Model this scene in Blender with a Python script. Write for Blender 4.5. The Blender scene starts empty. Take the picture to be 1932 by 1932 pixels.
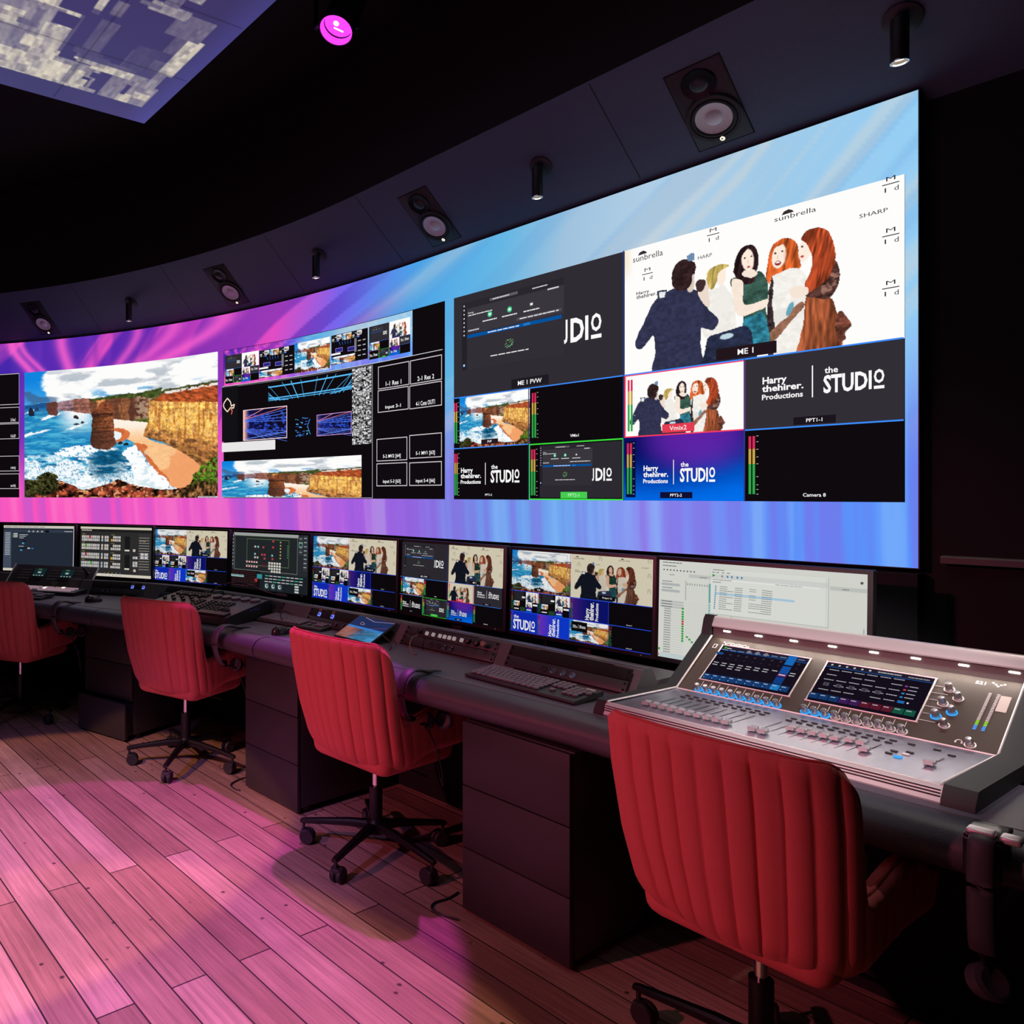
import bpy, bmesh, math, random
import numpy as np
from mathutils import Vector, Matrix
from mathutils.geometry import tessellate_polygon
random.seed(7); rng = np.random.default_rng(11)
SC = bpy.context.scene; COL = SC.collection
PI = math.pi; R = math.radians
CAM_H = 1.38; DESK_H = 0.73

# ------------------------------------------------------------------ helpers
class MB:
    """collects geometry for ONE mesh"""
    def __init__(s): s.v = []; s.f = []
    def add(s, vs, fs, M=None):
        b = len(s.v)
        s.v += [tuple(M @ Vector(p)) if M is not None else tuple(p) for p in vs]
        s.f += [tuple(i + b for i in f) for f in fs]
        return s
    def box(s, c, d, r=0.0, seg=2, M=None):
        x, y, z = d[0]/2, d[1]/2, d[2]/2
        if r <= 0:
            vs = [(c[0]+i*x, c[1]+j*y, c[2]+k*z) for i in (-1,1) for j in (-1,1) for k in (-1,1)]
            return s.add(vs, [(0,1,3,2),(4,6,7,5),(0,4,5,1),(2,3,7,6),(0,2,6,4),(1,5,7,3)], M)
        bm = bmesh.new(); bmesh.ops.create_cube(bm, size=1)
        bmesh.ops.scale(bm, vec=d, verts=bm.verts)
        bmesh.ops.bevel(bm, geom=bm.edges[:], offset=min(r, x*.98, y*.98, z*.98), segments=seg, profile=.5, affect='EDGES')
        bm.verts.index_update()
        vs = [(p.co.x+c[0], p.co.y+c[1], p.co.z+c[2]) for p in bm.verts]
        fs = [[q.index for q in f.verts] for f in bm.faces]; bm.free()
        return s.add(vs, fs, M)
    def lathe(s, prof, n=24, M=None, cap=True):
        vs = []; fs = []
        for (r, z) in prof:
            for i in range(n):
                a = 2*PI*i/n; vs.append((r*math.cos(a), r*math.sin(a), z))
        for k in range(len(prof)-1):
            for i in range(n):
                j = (i+1) % n
                fs.append((k*n+i, k*n+j, (k+1)*n+j, (k+1)*n+i))
        if cap:
            fs.append(tuple(range(n))[::-1]); fs.append(tuple((len(prof)-1)*n+i for i in range(n)))
        return s.add(vs, fs, M)
    def cyl(s, p, q, r, n=16, r2=None):
        p = Vector(p); q = Vector(q); d = q-p
        M = Matrix.Translation(p) @ d.to_track_quat('Z', 'Y').to_matrix().to_4x4()
        return s.lathe([(r, 0), (r2 if r2 is not None else r, d.length)], n, M)
    def tube(s, pts, r, n=8, closed=False, ry=None):
        pts = [Vector(p) for p in pts]; N = len(pts); vs = []; fs = []
        up = Vector((0, 0, 1))
        for i, p in enumerate(pts):
            if closed: t = pts[(i+1) % N]-pts[i-1]
            else: t = pts[min(i+1, N-1)]-pts[max(i-1, 0)]
            t.normalize(); a = t.cross(up)
            if a.length < 1e-3: a = t.cross(Vector((0, 1, 0)))
            a.normalize(); b = a.cross(t)
            rr = r[i] if isinstance(r, (list, tuple)) else r
            r2 = ry if ry else rr
            for k in range(n):
                g = 2*PI*k/n; vs.append(tuple(p+a*math.cos(g)*rr+b*math.sin(g)*r2))
        for i in range(N if closed else N-1):
            j = (i+1) % N
            for k in range(n):
                l = (k+1) % n; fs.append((i*n+k, i*n+l, j*n+l, j*n+k))
        if not closed:
            fs.append(tuple(range(n))[::-1]); fs.append(tuple((N-1)*n+k for k in range(n)))
        return s.add(vs, fs)
    def prism(s, prof, x0, x1, M=None):
        """profile in (y,z), extruded along x"""
        n = len(prof)
        vs = [(x0, y, z) for y, z in prof]+[(x1, y, z) for y, z in prof]
        fs = [tuple(range(n)), tuple(range(2*n-1, n-1, -1))]
        fs += [(i, n+i, n+(i+1) % n, (i+1) % n) for i in range(n)]
        return s.add(vs, fs, M)
    def grid(s, rows, closed=False):
        """rows: list of equal-length point lists"""
        n = len(rows[0]); vs = [p for r in rows for p in r]; fs = []
        for i in range(len(rows)-1):
            for j in range(n if closed else n-1):
                k = (j+1) % n; fs.append((i*n+j, i*n+k, (i+1)*n+k, (i+1)*n+j))
        return s.add(vs, fs)
    def build(s, name, mat, parent=None, M=None, smooth=35):
        me = bpy.data.meshes.new(name); me.from_pydata(s.v, [], s.f)
        bm = bmesh.new(); bm.from_mesh(me); bmesh.ops.recalc_face_normals(bm, faces=bm.faces[:]); bm.to_mesh(me); bm.free()
        if smooth:
            me.shade_smooth(); me.set_sharp_from_angle(angle=R(smooth))
        if mat: me.materials.append(mat)
        o = bpy.data.objects.new(name, me); COL.objects.link(o)
        if parent: o.parent = parent
        if M is not None: o.matrix_local = M
        return o

def tag(o, label, cat, group=None):
    o['label'] = label; o['category'] = cat
    if group: o['group'] = group
    return o
def thing(name, label, cat, loc=(0, 0, 0), rz=0.0, group=None):
    o = bpy.data.objects.new(name, None); COL.objects.link(o); o.empty_display_size = .05
    o.location = loc; o.rotation_euler = (0, 0, rz)
    return tag(o, label, cat, group)
def struct(o): o['kind'] = 'structure'; return o
def inst(src, parent, M):
    o = src.copy(); COL.objects.link(o); o.parent = parent; o.matrix_local = M
    return o
def copy_tree(o, parent=None):
    c = o.copy(); COL.objects.link(c); c.parent = parent
    if parent is not None: c.matrix_parent_inverse = o.matrix_parent_inverse.copy()
    for ch in [q for q in bpy.data.objects if q.parent == o]: copy_tree(ch, c)
    return c
def T(x, y, z): return Matrix.Translation((x, y, z))
def RX(a): return Matrix.Rotation(a, 4, 'X')
def RY(a): return Matrix.Rotation(a, 4, 'Y')
def RZ(a): return Matrix.Rotation(a, 4, 'Z')

# ------------------------------------------------------------------ materials
def lin(c): return tuple(((x/255.)/12.92 if x/255. <= .04045 else ((x/255.+.055)/1.055)**2.4) for x in c)
def mat(name, col, rough=.5, metal=0., bump=0., bscale=200., var=0., coat=0., spec=None, sheen=0.):
    m = bpy.data.materials.new(name); m.use_nodes = True; nt = m.node_tree; b = nt.nodes['Principled BSDF']
    b.inputs['Base Color'].default_value = (*col, 1); b.inputs['Roughness'].default_value = rough; b.inputs['Metallic'].default_value = metal
    if coat: b.inputs['Coat Weight'].default_value = coat
    if spec is not None: b.inputs['Specular IOR Level'].default_value = spec
    if sheen:
        b.inputs['Sheen Weight'].default_value = sheen; b.inputs['Sheen Roughness'].default_value = .4
        b.inputs['Sheen Tint'].default_value = (*[min(1, c*1.6+.1) for c in col], 1)
    tc = nt.nodes.new('ShaderNodeTexCoord')
    if var or bump:
        n = nt.nodes.new('ShaderNodeTexNoise'); n.inputs['Scale'].default_value = bscale; n.inputs['Detail'].default_value = 4
        nt.links.new(tc.outputs['Object'], n.inputs['Vector'])
        if var:
            r = nt.nodes.new('ShaderNodeMapRange'); r.inputs[3].default_value = 1-var; r.inputs[4].default_value = 1+var
            nt.links.new(n.outputs['Fac'], r.inputs[0])
            mx = nt.nodes.new('ShaderNodeVectorMath'); mx.operation = 'SCALE'; mx.inputs[0].default_value = col
            nt.links.new(r.outputs[0], mx.inputs['Scale']); nt.links.new(mx.outputs[0], b.inputs['Base Color'])
        if bump:
            bp = nt.nodes.new('ShaderNodeBump'); bp.inputs['Strength'].default_value = bump; bp.inputs['Distance'].default_value = .002
            nt.links.new(n.outputs['Fac'], bp.inputs['Height']); nt.links.new(bp.outputs[0], b.inputs['Normal'])
    return m
def emit(name, col, s=1.0):
    m = bpy.data.materials.new(name); m.use_nodes = True; nt = m.node_tree; nt.nodes.clear()
    o = nt.nodes.new('ShaderNodeOutputMaterial'); e = nt.nodes.new('ShaderNodeEmission')
    e.inputs['Color'].default_value = (*col, 1); e.inputs['Strength'].default_value = s
    nt.links.new(e.outputs[0], o.inputs[0]); return m
def screen_mat(name, s=1.0, sampling='NONE', gloss=False):
    m = bpy.data.materials.new(name); m.use_nodes = True; nt = m.node_tree; nt.nodes.clear()
    o = nt.nodes.new('ShaderNodeOutputMaterial'); e = nt.nodes.new('ShaderNodeEmission'); a = nt.nodes.new('ShaderNodeAttribute')
    a.attribute_name = 'Col'; e.inputs['Strength'].default_value = s
    nt.links.new(a.outputs['Color'], e.inputs['Color']); nt.links.new(e.outputs[0], o.inputs[0])
    m.cycles.emission_sampling = sampling
    return m
M_BLACK = mat('black_plastic', (.018, .018, .020), .42, bump=.15, bscale=900)
M_MATTE = mat('matte_black_paint', (.022, .022, .026), .75, bump=.25, bscale=140, var=.15)
M_VOID = mat('black_ceiling_paint', (.0035, .0035, .0042), .9, bump=.2, bscale=60)
M_FASCIA = mat('black_fascia_paint', (.0085, .0085, .011), .85, bump=.2, bscale=90)
M_SOFFIT = mat('soffit_paint_blue_spill', (.082, .108, .18), .5, bump=.15, bscale=110, var=.12)  # blue put into the soffit colour for the video wall's spill light
M_DESK = mat('charcoal_laminate_lilac_spill', (.112, .104, .142), .42, bump=.2, bscale=700, var=.08)  # charcoal with the lilac cast of the video wall's light mixed in
M_PAD = mat('padded_leatherette', (.065, .062, .074), .42, bump=.3, bscale=420)
M_RISER = mat('charcoal_riser', (.085, .080, .088), .5, bump=.2, bscale=500)
M_DRAWER = mat('black_melamine', (.024, .023, .024), .5, bump=.2, bscale=350, var=.1)
M_RACK = mat('rack_black_steel', (.035, .035, .038), .45, metal=.2, bump=.1, bscale=600)
M_VELVET = mat('coral_velvet', (.60, .115, .105), .8, bump=.3, bscale=650, var=.06, sheen=.3)
M_PIPING = mat('coral_piping', (.50, .07, .06), .6, sheen=.3)
M_CHROME = mat('chrome', (.75, .75, .78), .18, metal=1)
M_STEEL = mat('black_steel', (.015, .015, .017), .32, metal=.6)
M_ALU = mat('light_aluminium', (.82, .76, .75), .38, metal=.55, bump=.05, bscale=900)
M_ALUDARK = mat('fader_plate_metal', (.17, .17, .235), .30, metal=.45, bump=.05, bscale=900)  # bluish base stands in for the video wall reflected in the plate
M_BRONZE = mat('bronze_black_panel', (.066, .047, .036), .48, metal=.25, bump=.1, bscale=900)
M_KNOB = mat('knob_silver', (.55, .54, .56), .28, metal=.9)
M_CAP = mat('fader_cap_grey', (.52, .52, .54), .34, metal=.4)
M_KEY = mat('keycap_black', (.16, .155, .185), .45, bump=.1, bscale=900)
M_KEYB = mat('keyboard_body', (.028, .028, .032), .5)
M_WHITE = mat('white_print', (.78, .76, .74), .5)
M_PAPER = mat('paper_tape', (.72, .66, .58), .8)
M_CONE = mat('white_speaker_cone', (.86, .84, .86), .5)
M_RUBBER = mat('rubber_black', (.012, .012, .013), .6)
M_DARKCHROME = mat('dark_chrome', (.10, .095, .09), .5, metal=.8)
M_FASC2 = mat('bulkhead_paint', (.019, .018, .021), .85, bump=.2, bscale=90)
M_CHEEK = mat('cheek_black', (.010, .010, .012), .6)
M_SKIN = mat('charcoal_headband', (.05, .047, .055), .5, bump=.2, bscale=500)
M_BRASS = mat('cable_jacket_tan', (.16, .12, .07), .5)
M_KEYWHITE = emit('lit_key_white', (.55, .42, .44), .55)
M_LED = emit('white_led', (1, .93, .88), 9)
M_RING = emit('blue_ring_light', lin((60, 165, 245)), 1.1)
M_MEMB = emit('blue_meter_led', lin((80, 150, 255)), 1.3)
M_MEMG = emit('green_meter_led', lin((160, 230, 60)), 1.0)
M_BADGE = emit('lit_badge', (1, .86, .62), 1.6)
M_WARM = emit('warm_lamp', (1, .80, .58), 9)
M_PINKLAMP = emit('magenta_lamp', lin((240, 60, 235)), 1.6)
M_PINKHOT = emit('magenta_lamp_core', (1, .75, 1), 3)
M_WINDIG = emit('blue_digit', lin((110, 130, 255)), 1.2)
M_SCR = screen_mat('screen_content', 1.0)
M_WALLART = screen_mat('wall_display', 1.0, 'AUTO')
M_CEIL = screen_mat('ceiling_display', 1.0, 'AUTO')

# ------------------------------------------------------------------ display canvas
_txt = {}
def text_geo(s, bold):
    k = (s, bold)
    if k not in _txt:
        cu = bpy.data.curves.new('t', 'FONT'); cu.body = s; cu.size = 1; cu.resolution_u = 2
        if bold: cu.offset = bold
        ob = bpy.data.objects.new('t', cu); COL.objects.link(ob)
        dg = bpy.context.evaluated_depsgraph_get(); me = ob.evaluated_get(dg).to_mesh()
        n = len(me.vertices); co = np.empty(n*3, np.float32); me.vertices.foreach_get('co', co); co = co.reshape(-1, 3)[:, :2].copy()
        fs = [tuple(p.vertices) for p in me.polygons]
        ob.evaluated_get(dg).to_mesh_clear(); bpy.data.objects.remove(ob); bpy.data.curves.remove(cu)
        lo = co.min(0); hi = co.max(0); co = (co-lo)/(hi-lo); co[:, 1] = 1-co[:, 1]
        _txt[k] = (co, fs, (hi-lo)[0]/(hi-lo)[1])
    return _txt[k]
def srgb2lin(a):
    a = np.clip(np.asarray(a, np.float64), 0, 1)
    return np.where(a <= .04045, a/12.92, ((a+.055)/1.055)**2.4)
class Buf:
    def __init__(s): s.P = []; s.C = []; s.F = []; s.n = 0; s.L = 0
class Canvas:
    """paints a display: u right, v down, both 0..1; every stroke is a flat coloured face just above the last"""
    STEP = 3e-5
    def __init__(s, buf, mapf, box=(0, 0, 1, 1), dim=1.0, res=None): s.b = buf; s.m = mapf; s.x = box; s.dim = dim; s.res = res   # res: longest flat run on a curved screen
    def sub(s, u0, v0, u1, v1):
        a, b, c, d = s.x
        return Canvas(s.b, s.m, (a+(c-a)*u0, b+(d-b)*v0, a+(c-a)*u1, b+(d-b)*v1), s.dim, s.res)
    def _n(s, du, n=1): return max(n, int(math.ceil(abs(du)*(s.x[2]-s.x[0])/s.res))) if s.res else n
    def _put(s, uv, faces, col):
        a, b, c, d = s.x; uv = np.asarray(uv, float)
        U = a+(c-a)*uv[:, 0]; V = b+(d-b)*uv[:, 1]
        B = s.b; B.L += 1
        B.P.append(s.m(U, V, B.L*s.STEP))
        col = np.asarray(col, float)
        if col.ndim == 1: col = np.repeat((col/255.)[None], len(uv), 0)
        B.C.append(srgb2lin(col)*s.dim)
        B.F += [tuple(i+B.n for i in f) for f in faces]; B.n += len(uv)
    def rect(s, u0, v0, u1, v1, col, nu=1):
        nu = s._n(u1-u0, nu)
        us = np.linspace(u0, u1, nu+1); uv = [(u, v0) for u in us]+[(u, v1) for u in us]; n = nu+1
        s._put(uv, [(i, i+1, n+i+1, n+i) for i in range(nu)], col)
    def grad(s, u0, v0, u1, v1, fn, nu=12, nv=8):
        nu = s._n(u1-u0, nu)
        us = np.linspace(0, 1, nu+1); vs = np.linspace(0, 1, nv+1); U, V = np.meshgrid(us, vs)
        s._grid(u0, v0, u1, v1, U, V, fn(U, V))
    def _grid(s, u0, v0, u1, v1, U, V, C):
        h, w = U.shape
        uv = np.stack([u0+(u1-u0)*U.ravel(), v0+(v1-v0)*V.ravel()], 1)
        fs = [(r*w+c, r*w+c+1, (r+1)*w+c+1, (r+1)*w+c) for r in range(h-1) for c in range(w-1)]
        s._put(uv, fs, C.reshape(-1, 3))
    def image(s, u0, v0, u1, v1, fn, nu, nv): s.grad(u0, v0, u1, v1, fn, nu, nv)
    def poly(s, pts, col):
        tri = tessellate_polygon([[Vector((p[0], p[1], 0)) for p in pts]])
        s._put(pts, [tuple(t) for t in tri], col)
    def line(s, u0, v0, u1, v1, w, col, asp=1.78):
        dx = (u1-u0)*asp; dy = v1-v0; L = math.hypot(dx, dy) or 1; nx = -dy/L*w/2/asp; ny = dx/L*w/2
        k = s._n(u1-u0); tt = [i/k for i in range(k+1)]
        s._put([(u0+(u1-u0)*t+nx, v0+(v1-v0)*t+ny) for t in tt]+[(u0+(u1-u0)*t-nx, v0+(v1-v0)*t-ny) for t in tt], [(i, i+1, k+2+i, k+1+i) for i in range(k)], col)
    def frame(s, u0, v0, u1, v1, w, col, asp=1.78):
        a = w/asp; s.rect(u0, v0, u1, v0+w, col); s.rect(u0, v1-w, u1, v1, col); s.rect(u0, v0, u0+a, v1, col); s.rect(u1-a, v0, u1, v1, col)
    def disc(s, u, v, r, col, asp=1.78, n=14):
        s._put([(u, v)]+[(u+r/asp*math.cos(2*PI*i/n), v+r*math.sin(2*PI*i/n)) for i in range(n)], [(0, 1+i, 1+(i+1) % n) for i in range(n)], col)
    def ring(s, u, v, r, w, col, asp=1.78, n=16):
        p = []
        for q in (r, r-w): p += [(u+q/asp*math.cos(2*PI*i/n), v+q*math.sin(2*PI*i/n)) for i in range(n)]
        s._put(p, [(i, (i+1) % n, n+(i+1) % n, n+i) for i in range(n)], col)
    def text(s, t, u0, v0, u1, v1, col, bold=0.0, rot=False):
        co, fs, a = text_geo(t, bold); x, y = co[:, 0], co[:, 1]
        if rot: x, y = y, 1-x
        s._put(np.stack([u0+(u1-u0)*x, v0+(v1-v0)*y], 1), fs, col)
    def textc(s, t, u, v, h, col, bold=0.0, asp=1.78, sx=1.0):
        a = text_geo(t, bold)[2]; w = h*a/asp*sx; s.text(t, u-w/2, v-h/2, u+w/2, v+h/2, col, bold)
    def dashes(s, u0, v, u1, h, col, seed=0):
        r = random.Random(seed*7919+int(u0*997)+int(v*7717)); u = u0
        while u < u1-.002:
            w = min(u1-u, (u1-u0)*r.uniform(.08, .24)); s.rect(u, v-h/2, u+w*.86, v+h/2, col); u += w
    def finish(s, name, mat_, parent):
        B = s.b; P = np.concatenate(B.P); C = np.concatenate(B.C)
        me = bpy.data.meshes.new(name); me.from_pydata(P.tolist(), [], B.F)
        at = me.color_attributes.new('Col', 'FLOAT_COLOR', 'POINT')
        at.data.foreach_set('color', np.concatenate([C, np.ones((len(C), 1))], 1).astype(np.float32).ravel())
        me.materials.append(mat_); o = bpy.data.objects.new(name, me); COL.objects.link(o); o.parent = parent
        return o

# ------------------------------------------------------------------ pictures shown on the screens
def _hash(i, j, seed):
    x = np.sin(i*127.1+j*311.7+seed*74.7)*43758.5453
    return x-np.floor(x)
def vnoise(x, y, seed=0):
    i = np.floor(x); j = np.floor(y); a = x-i; b = y-j; a = a*a*(3-2*a); b = b*b*(3-2*b)
    return (_hash(i, j, seed)*(1-a)+_hash(i+1, j, seed)*a)*(1-b)+(_hash(i, j+1, seed)*(1-a)+_hash(i+1, j+1, seed)*a)*b
def fbm(x, y, seed=0, o=4):
    r = 0; a = .5; t = 0
    for k in range(o): r = r+a*vnoise(x*2**k, y*2**k, seed+k); t += a; a *= .5
    return r/t
def inside(U, V, pts):
    r = np.zeros(U.shape, bool); n = len(pts)
    for i in range(n):
        x0, y0 = pts[i]; x1, y1 = pts[i-1]
        if y0 == y1: continue
        c = ((y0 > V) != (y1 > V)) & (U < (x1-x0)*(V-y0)/(y1-y0)+x0); r ^= c
    return r
def sm(a, b, x): t = np.clip((x-a)/(b-a), 0, 1); return t*t*(3-2*t)
def C3(*c): return np.array(c, float)/255.
def mixc(img, m, col):
    m = np.asarray(m, float)[..., None]; return img*(1-m)+col*m
def curve_y(U, pts):
    p = sorted(pts); return np.interp(U, [q[0] for q in p], [q[1] for q in p])
def rnd(pts, n=4):
    P = np.array(pts, float); N = len(P); out = []
    for i in range(N):
        a, b, c, d = P[i-1], P[i], P[(i+1) % N], P[(i+2) % N]
        for k in range(n):
            t = k/n; out.append(.5*(2*b+(c-a)*t+(2*a-5*b+4*c-d)*t*t+(3*b-a-3*c+d)*t**3))
    return out
def landscape(U, V):
    w1 = fbm(U*36, V*36, 3)-.5; w2 = fbm(U*33, V*33, 9)-.5
    Ux = U+w1*.014; Vx = V+w2*.018; Ur = U+w1*.035+(fbm(U*110, V*110, 13, 2)-.5)*.012; Vr = V+w2*.04+(fbm(U*110, V*110, 14, 2)-.5)*.014
    n2 = fbm(U*64, V*64, 2, 3); n3 = fbm(U*150, V*110, 5, 2)
    g = lambda x: x[..., None]
    img = np.empty(U.shape+(3,)); img[:] = C3(16, 132, 222); img = mixc(img, sm(.05, .27, V)*.5, C3(120, 200, 240))
    n1 = fbm(U*6+.3*w1, V*12, 1, 6)
    cl = sm(.30, .46, n1+.55*sm(.06, .22, U)-.36*sm(.15, .25, V)*sm(.7, .2, U)-.35*sm(.2, .03, U))
    img = mixc(img, cl, C3(253, 253, 252))
    sh = sm(.48, .66, fbm(U*7+3+w1*.5, V*15, 21, 5)); img = mixc(img, cl*sh*.55*sm(.0, .07, V+.03), C3(138, 152, 168))
    img = mixc(img, sm(.50, .66, fbm(U*10, V*18+5, 31, 5))*sm(.05, .14, V)*sm(.33, .1, U)*.75, C3(60, 96, 140))
    img = mixc(img, sm(.55, .66, fbm(U*11, V*26+9, 33, 4))*sm(.15, .2, V)*sm(.3, .4, U)*.7, C3(60, 150, 215))
    sea = V > curve_y(U, [(0, .27), (.12, .268), (.34, .25), (1, .24)])
    wv = fbm(U*13, V*70, 41, 5); wf = fbm(U*40, V*160, 43, 3)
    sc = np.empty_like(img); sc[:] = C3(34, 138, 196); sc = mixc(sc, sm(.42, .62, wv)*.7, C3(96, 196, 222)); sc = mixc(sc, sm(.5, .66, wf)*.35, C3(12, 84, 140))
    sc = mixc(sc, sm(.36, .27, V), C3(24, 96, 160)); sc = mixc(sc, sm(.58, .8, V)*sm(.54, .40, wv)*.8, C3(8, 74, 116)); sc = mixc(sc, sm(.8, .92, V)*sm(.5, .4, U)*.0, C3(8, 60, 90))
    img = np.where(g(sea), sc, img)
    gl = sea*sm(.56, .34, V)*sm(.14, .26, U)*sm(.42, .30, U)*sm(.34, .46, fbm(U*9, V*44, 45, 4)+.12*sm(.5, .34, V)); img = mixc(img, gl, C3(247, 250, 251))
    for a, b, hw, hh in ((.15, .352, .06, .010), (.12, .372, .04, .008), (.07, .485, .06, .010), (.015, .50, .03, .012), (.03, .315, .04, .006), (.27, .45, .05, .010)):
        m = np.clip(1.4-((U-a)/hw)**2-((V-b+.02*(U-a)/hw)/hh)**2+(n2-.5)*2.2, 0, 1); img = mixc(img, sea*m, C3(252, 253, 254))
    fo = sm(.42, .56, fbm(U*20, V*40, 51, 5)+.26*sm(.66, .84, V)-.30*sm(.68, .60, V)-.10*sm(.25, .5, U))*sea*sm(.62, .70, V); img = mixc(img, fo*(.45+.55*sm(.3, .5, n3)), C3(244, 250, 253))
    m = np.clip(1.25-np.abs((U-.435-.03*w1)/.105)**2.5-np.abs((V-.735-.02*w2)/.125)**2.5, 0, 1); img = mixc(img, m*(.45+.5*sm(.40, .56, fbm(U*16, V*46, 57, 4))), C3(8, 78, 116)*g(.5+1.0*wf))
    img = mixc(img, inside(Ur, Vr, rnd([(.162, .665), (.19, .62), (.242, .605), (.347, .605), (.36, .665), (.267, .68)]))*sm(.30, .42, n2), C3(252, 253, 254))
    # land
    img = mixc(img, inside(Ux, Vx, [(.0, .262), (.12, .25), (.12, .287), (.0, .287)])*1., C3(30, 84, 140))
    st = .60+.42*fbm(U*60, V*16, 61, 3)+.28*(vnoise(U*4, V*95, 63)-.5)+.5*(n3-.5)
    far = inside(Ux, Vx, [(.165, .256), (.255, .236), (.345, .238), (.345, .355), (.255, .334), (.174, .316)]); img = mixc(img, far, C3(150, 116, 124)*g(st*1.2)); img = mixc(img, far*sm(.25, .26, U+w1*.03)*.8, C3(150, 92, 74)*g(st*1.2))
    beach = inside(Ux, Vx, rnd([(.471, .405), (.56, .41), (.66, .445), (.63, .52), (.66, .58), (.78, .64), (.88, .71), (.925, .79), (.89, .87), (.836, .93), (.77, .92), (.742, .87), (.691, .79), (.645, .70), (.59, .61), (.53, .56), (.46, .52)]))
    img = mixc(img, beach, C3(250, 196, 140)*g(.93+.14*n2)); img = mixc(img, beach*sm(.60, .44, V+.03*w1), C3(253, 242, 226)); img = mixc(img, beach*sm(.42, .5, fbm(U*7, V*6, 70))*sm(.6, .7, V)*.7, C3(238, 148, 92))
    wet = inside(Ux, Vx, rnd([(.47, .475), (.52, .49), (.551, .52), (.535, .56), (.50, .575), (.46, .565)])) | inside(Ux, Vx, rnd([(.57, .60), (.62, .605), (.645, .63), (.62, .665), (.66, .71), (.70, .79), (.755, .87), (.74, .90), (.68, .80), (.63, .70)])); img = mixc(img, wet*1., C3(212, 112, 62)*g(.85+.3*n2))
    img = mixc(img, inside(Ux, Vx, rnd([(.462, .50), (.50, .51), (.505, .55), (.48, .565), (.46, .56)]))*1., C3(236, 244, 246))
    mid = inside(Ur*.6+Ux*.4, Vx, [(.335, .245), (.40, .235), (.489, .226), (.60, .222), (.72, .205), (.70, .46), (.606, .44), (.50, .418), (.471, .41), (.40, .39), (.345, .36)])
    img = mixc(img, mid, C3(232, 152, 92)*g(st*1.12)); img = mixc(img, mid*sm(.46, .53, U+.05*w1+.0*V)*.62, C3(98, 56, 42)*g(.5+.9*n2)); img = mixc(img, mid*sm(.47, .56, fbm(U*34, V*7, 72, 4))*.7, C3(70, 40, 34))
    img = mixc(img, mid*sm(.56, .60, U)*sm(.56, .45, n2)*.75, C3(196, 168, 140)); img = mixc(img, mid*sm(.40, .43, V+.03*w1)*sm(.55, .6, U), C3(96, 110, 40)*g(.4+1.0*n2))
    img = mixc(img, mid*(V < curve_y(U, [(.33, .255), (.49, .238), (.60, .245), (.66, .26), (.72, .24)])+.03*w1+.012), C3(66, 80, 36)*g(.5+1.0*n2))
    big = inside(Ux, Vx, [(.655, .29), (.69, .255), (.735, .215), (.86, .206), (1.01, .192), (1.01, .72), (.93, .80), (.854, .707), (.733, .607), (.62, .548), (.63, .50), (.648, .44)])
    tv = V-.30*(U-.66)**1.0*sm(.35, .6, V); sb = .66+.30*fbm(U*80, tv*30, 62, 3)+.40*(vnoise(U*5, tv*85, 66)-.5)*sm(.2, .6, vnoise(U*9, tv*14, 67))+.6*(n3-.5)
    img = mixc(img, big, C3(250, 186, 92)*g(sb*1.22)); img = mixc(img, big*sm(.5, .64, fbm(U*85, V*9, 77, 4))*.6, C3(150, 76, 30)); img = mixc(img, big*sm(.50, .66, n2)*.35, C3(255, 226, 160))
    lo = big*sm(-.02, .10, V-.44-.42*(U-.63)+.10*w2); img = mixc(img, lo*.75, C3(178, 112, 62)*g(.30+1.15*fbm(U*40, tv*60, 69, 4))); img = mixc(img, lo*sm(.5, .62, fbm(U*55, tv*70, 71, 3))*.6, C3(70, 40, 30))
    band = inside(Ur*.4+Ux*.6, Vx, [(.66, .292), (.70, .262), (.74, .235), (1.01, .215), (1.01, .348), (.92, .335), (.80, .315)]); img = mixc(img, band, C3(176, 82, 44)*g(.35+1.2*fbm(U*70-V*60, V*60, 79, 3)))
    ry = curve_y(U, [(.66, .27), (.735, .222), (1, .198)]); img = mixc(img, big*(V < ry+.018+.02*w2), C3(78, 84, 46)*g(.4+1.1*n2)); img = mixc(img, (np.abs(V-ry-.020) < .009)*(U > .73)*(n2 > .36), C3(236, 228, 220))
    for pts, c in (([(.117, .258), (.14, .25), (.168, .254), (.172, .31), (.170, .358), (.135, .348), (.12, .33)], (88, 52, 46)), ([(.024, .30), (.034, .28), (.044, .30), (.053, .347), (.026, .35)], (26, 34, 54)), ([(.056, .29), (.064, .252), (.070, .28), (.078, .312), (.05, .314)], (40, 70, 110)),
                   ([(.254, .385), (.264, .362), (.278, .375), (.281, .392)], (50, 38, 42)), ([(.258, .432), (.27, .42), (.285, .43), (.27, .438)], (30, 28, 40)), ([(.29, .425), (.30, .412), (.31, .425), (.30, .432)], (30, 28, 40)), ([(.485, .592), (.50, .575), (.51, .59), (.50, .602)], (30, 26, 34)), ([(.515, .60), (.53, .585), (.545, .60), (.53, .61)], (30, 26, 34))):
        m = inside(Ux, Vx, rnd(pts)); img = mixc(img, m, C3(*c)*g(.45+.8*st))
    stk = inside(Ux, Vx, [(.352, .345), (.362, .335), (.378, .315), (.392, .285), (.405, .272), (.432, .276), (.452, .292), (.468, .31), (.464, .36), (.467, .44), (.468, .54), (.482, .575), (.478, .60), (.45, .628), (.43, .638), (.375, .626), (.345, .60), (.342, .56), (.348, .50), (.354, .42)])
    ss_ = .55+.34*(vnoise(U*7, V*120+2*w1, 83))+.5*(n3-.5)+.35*(n2-.5)
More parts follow.
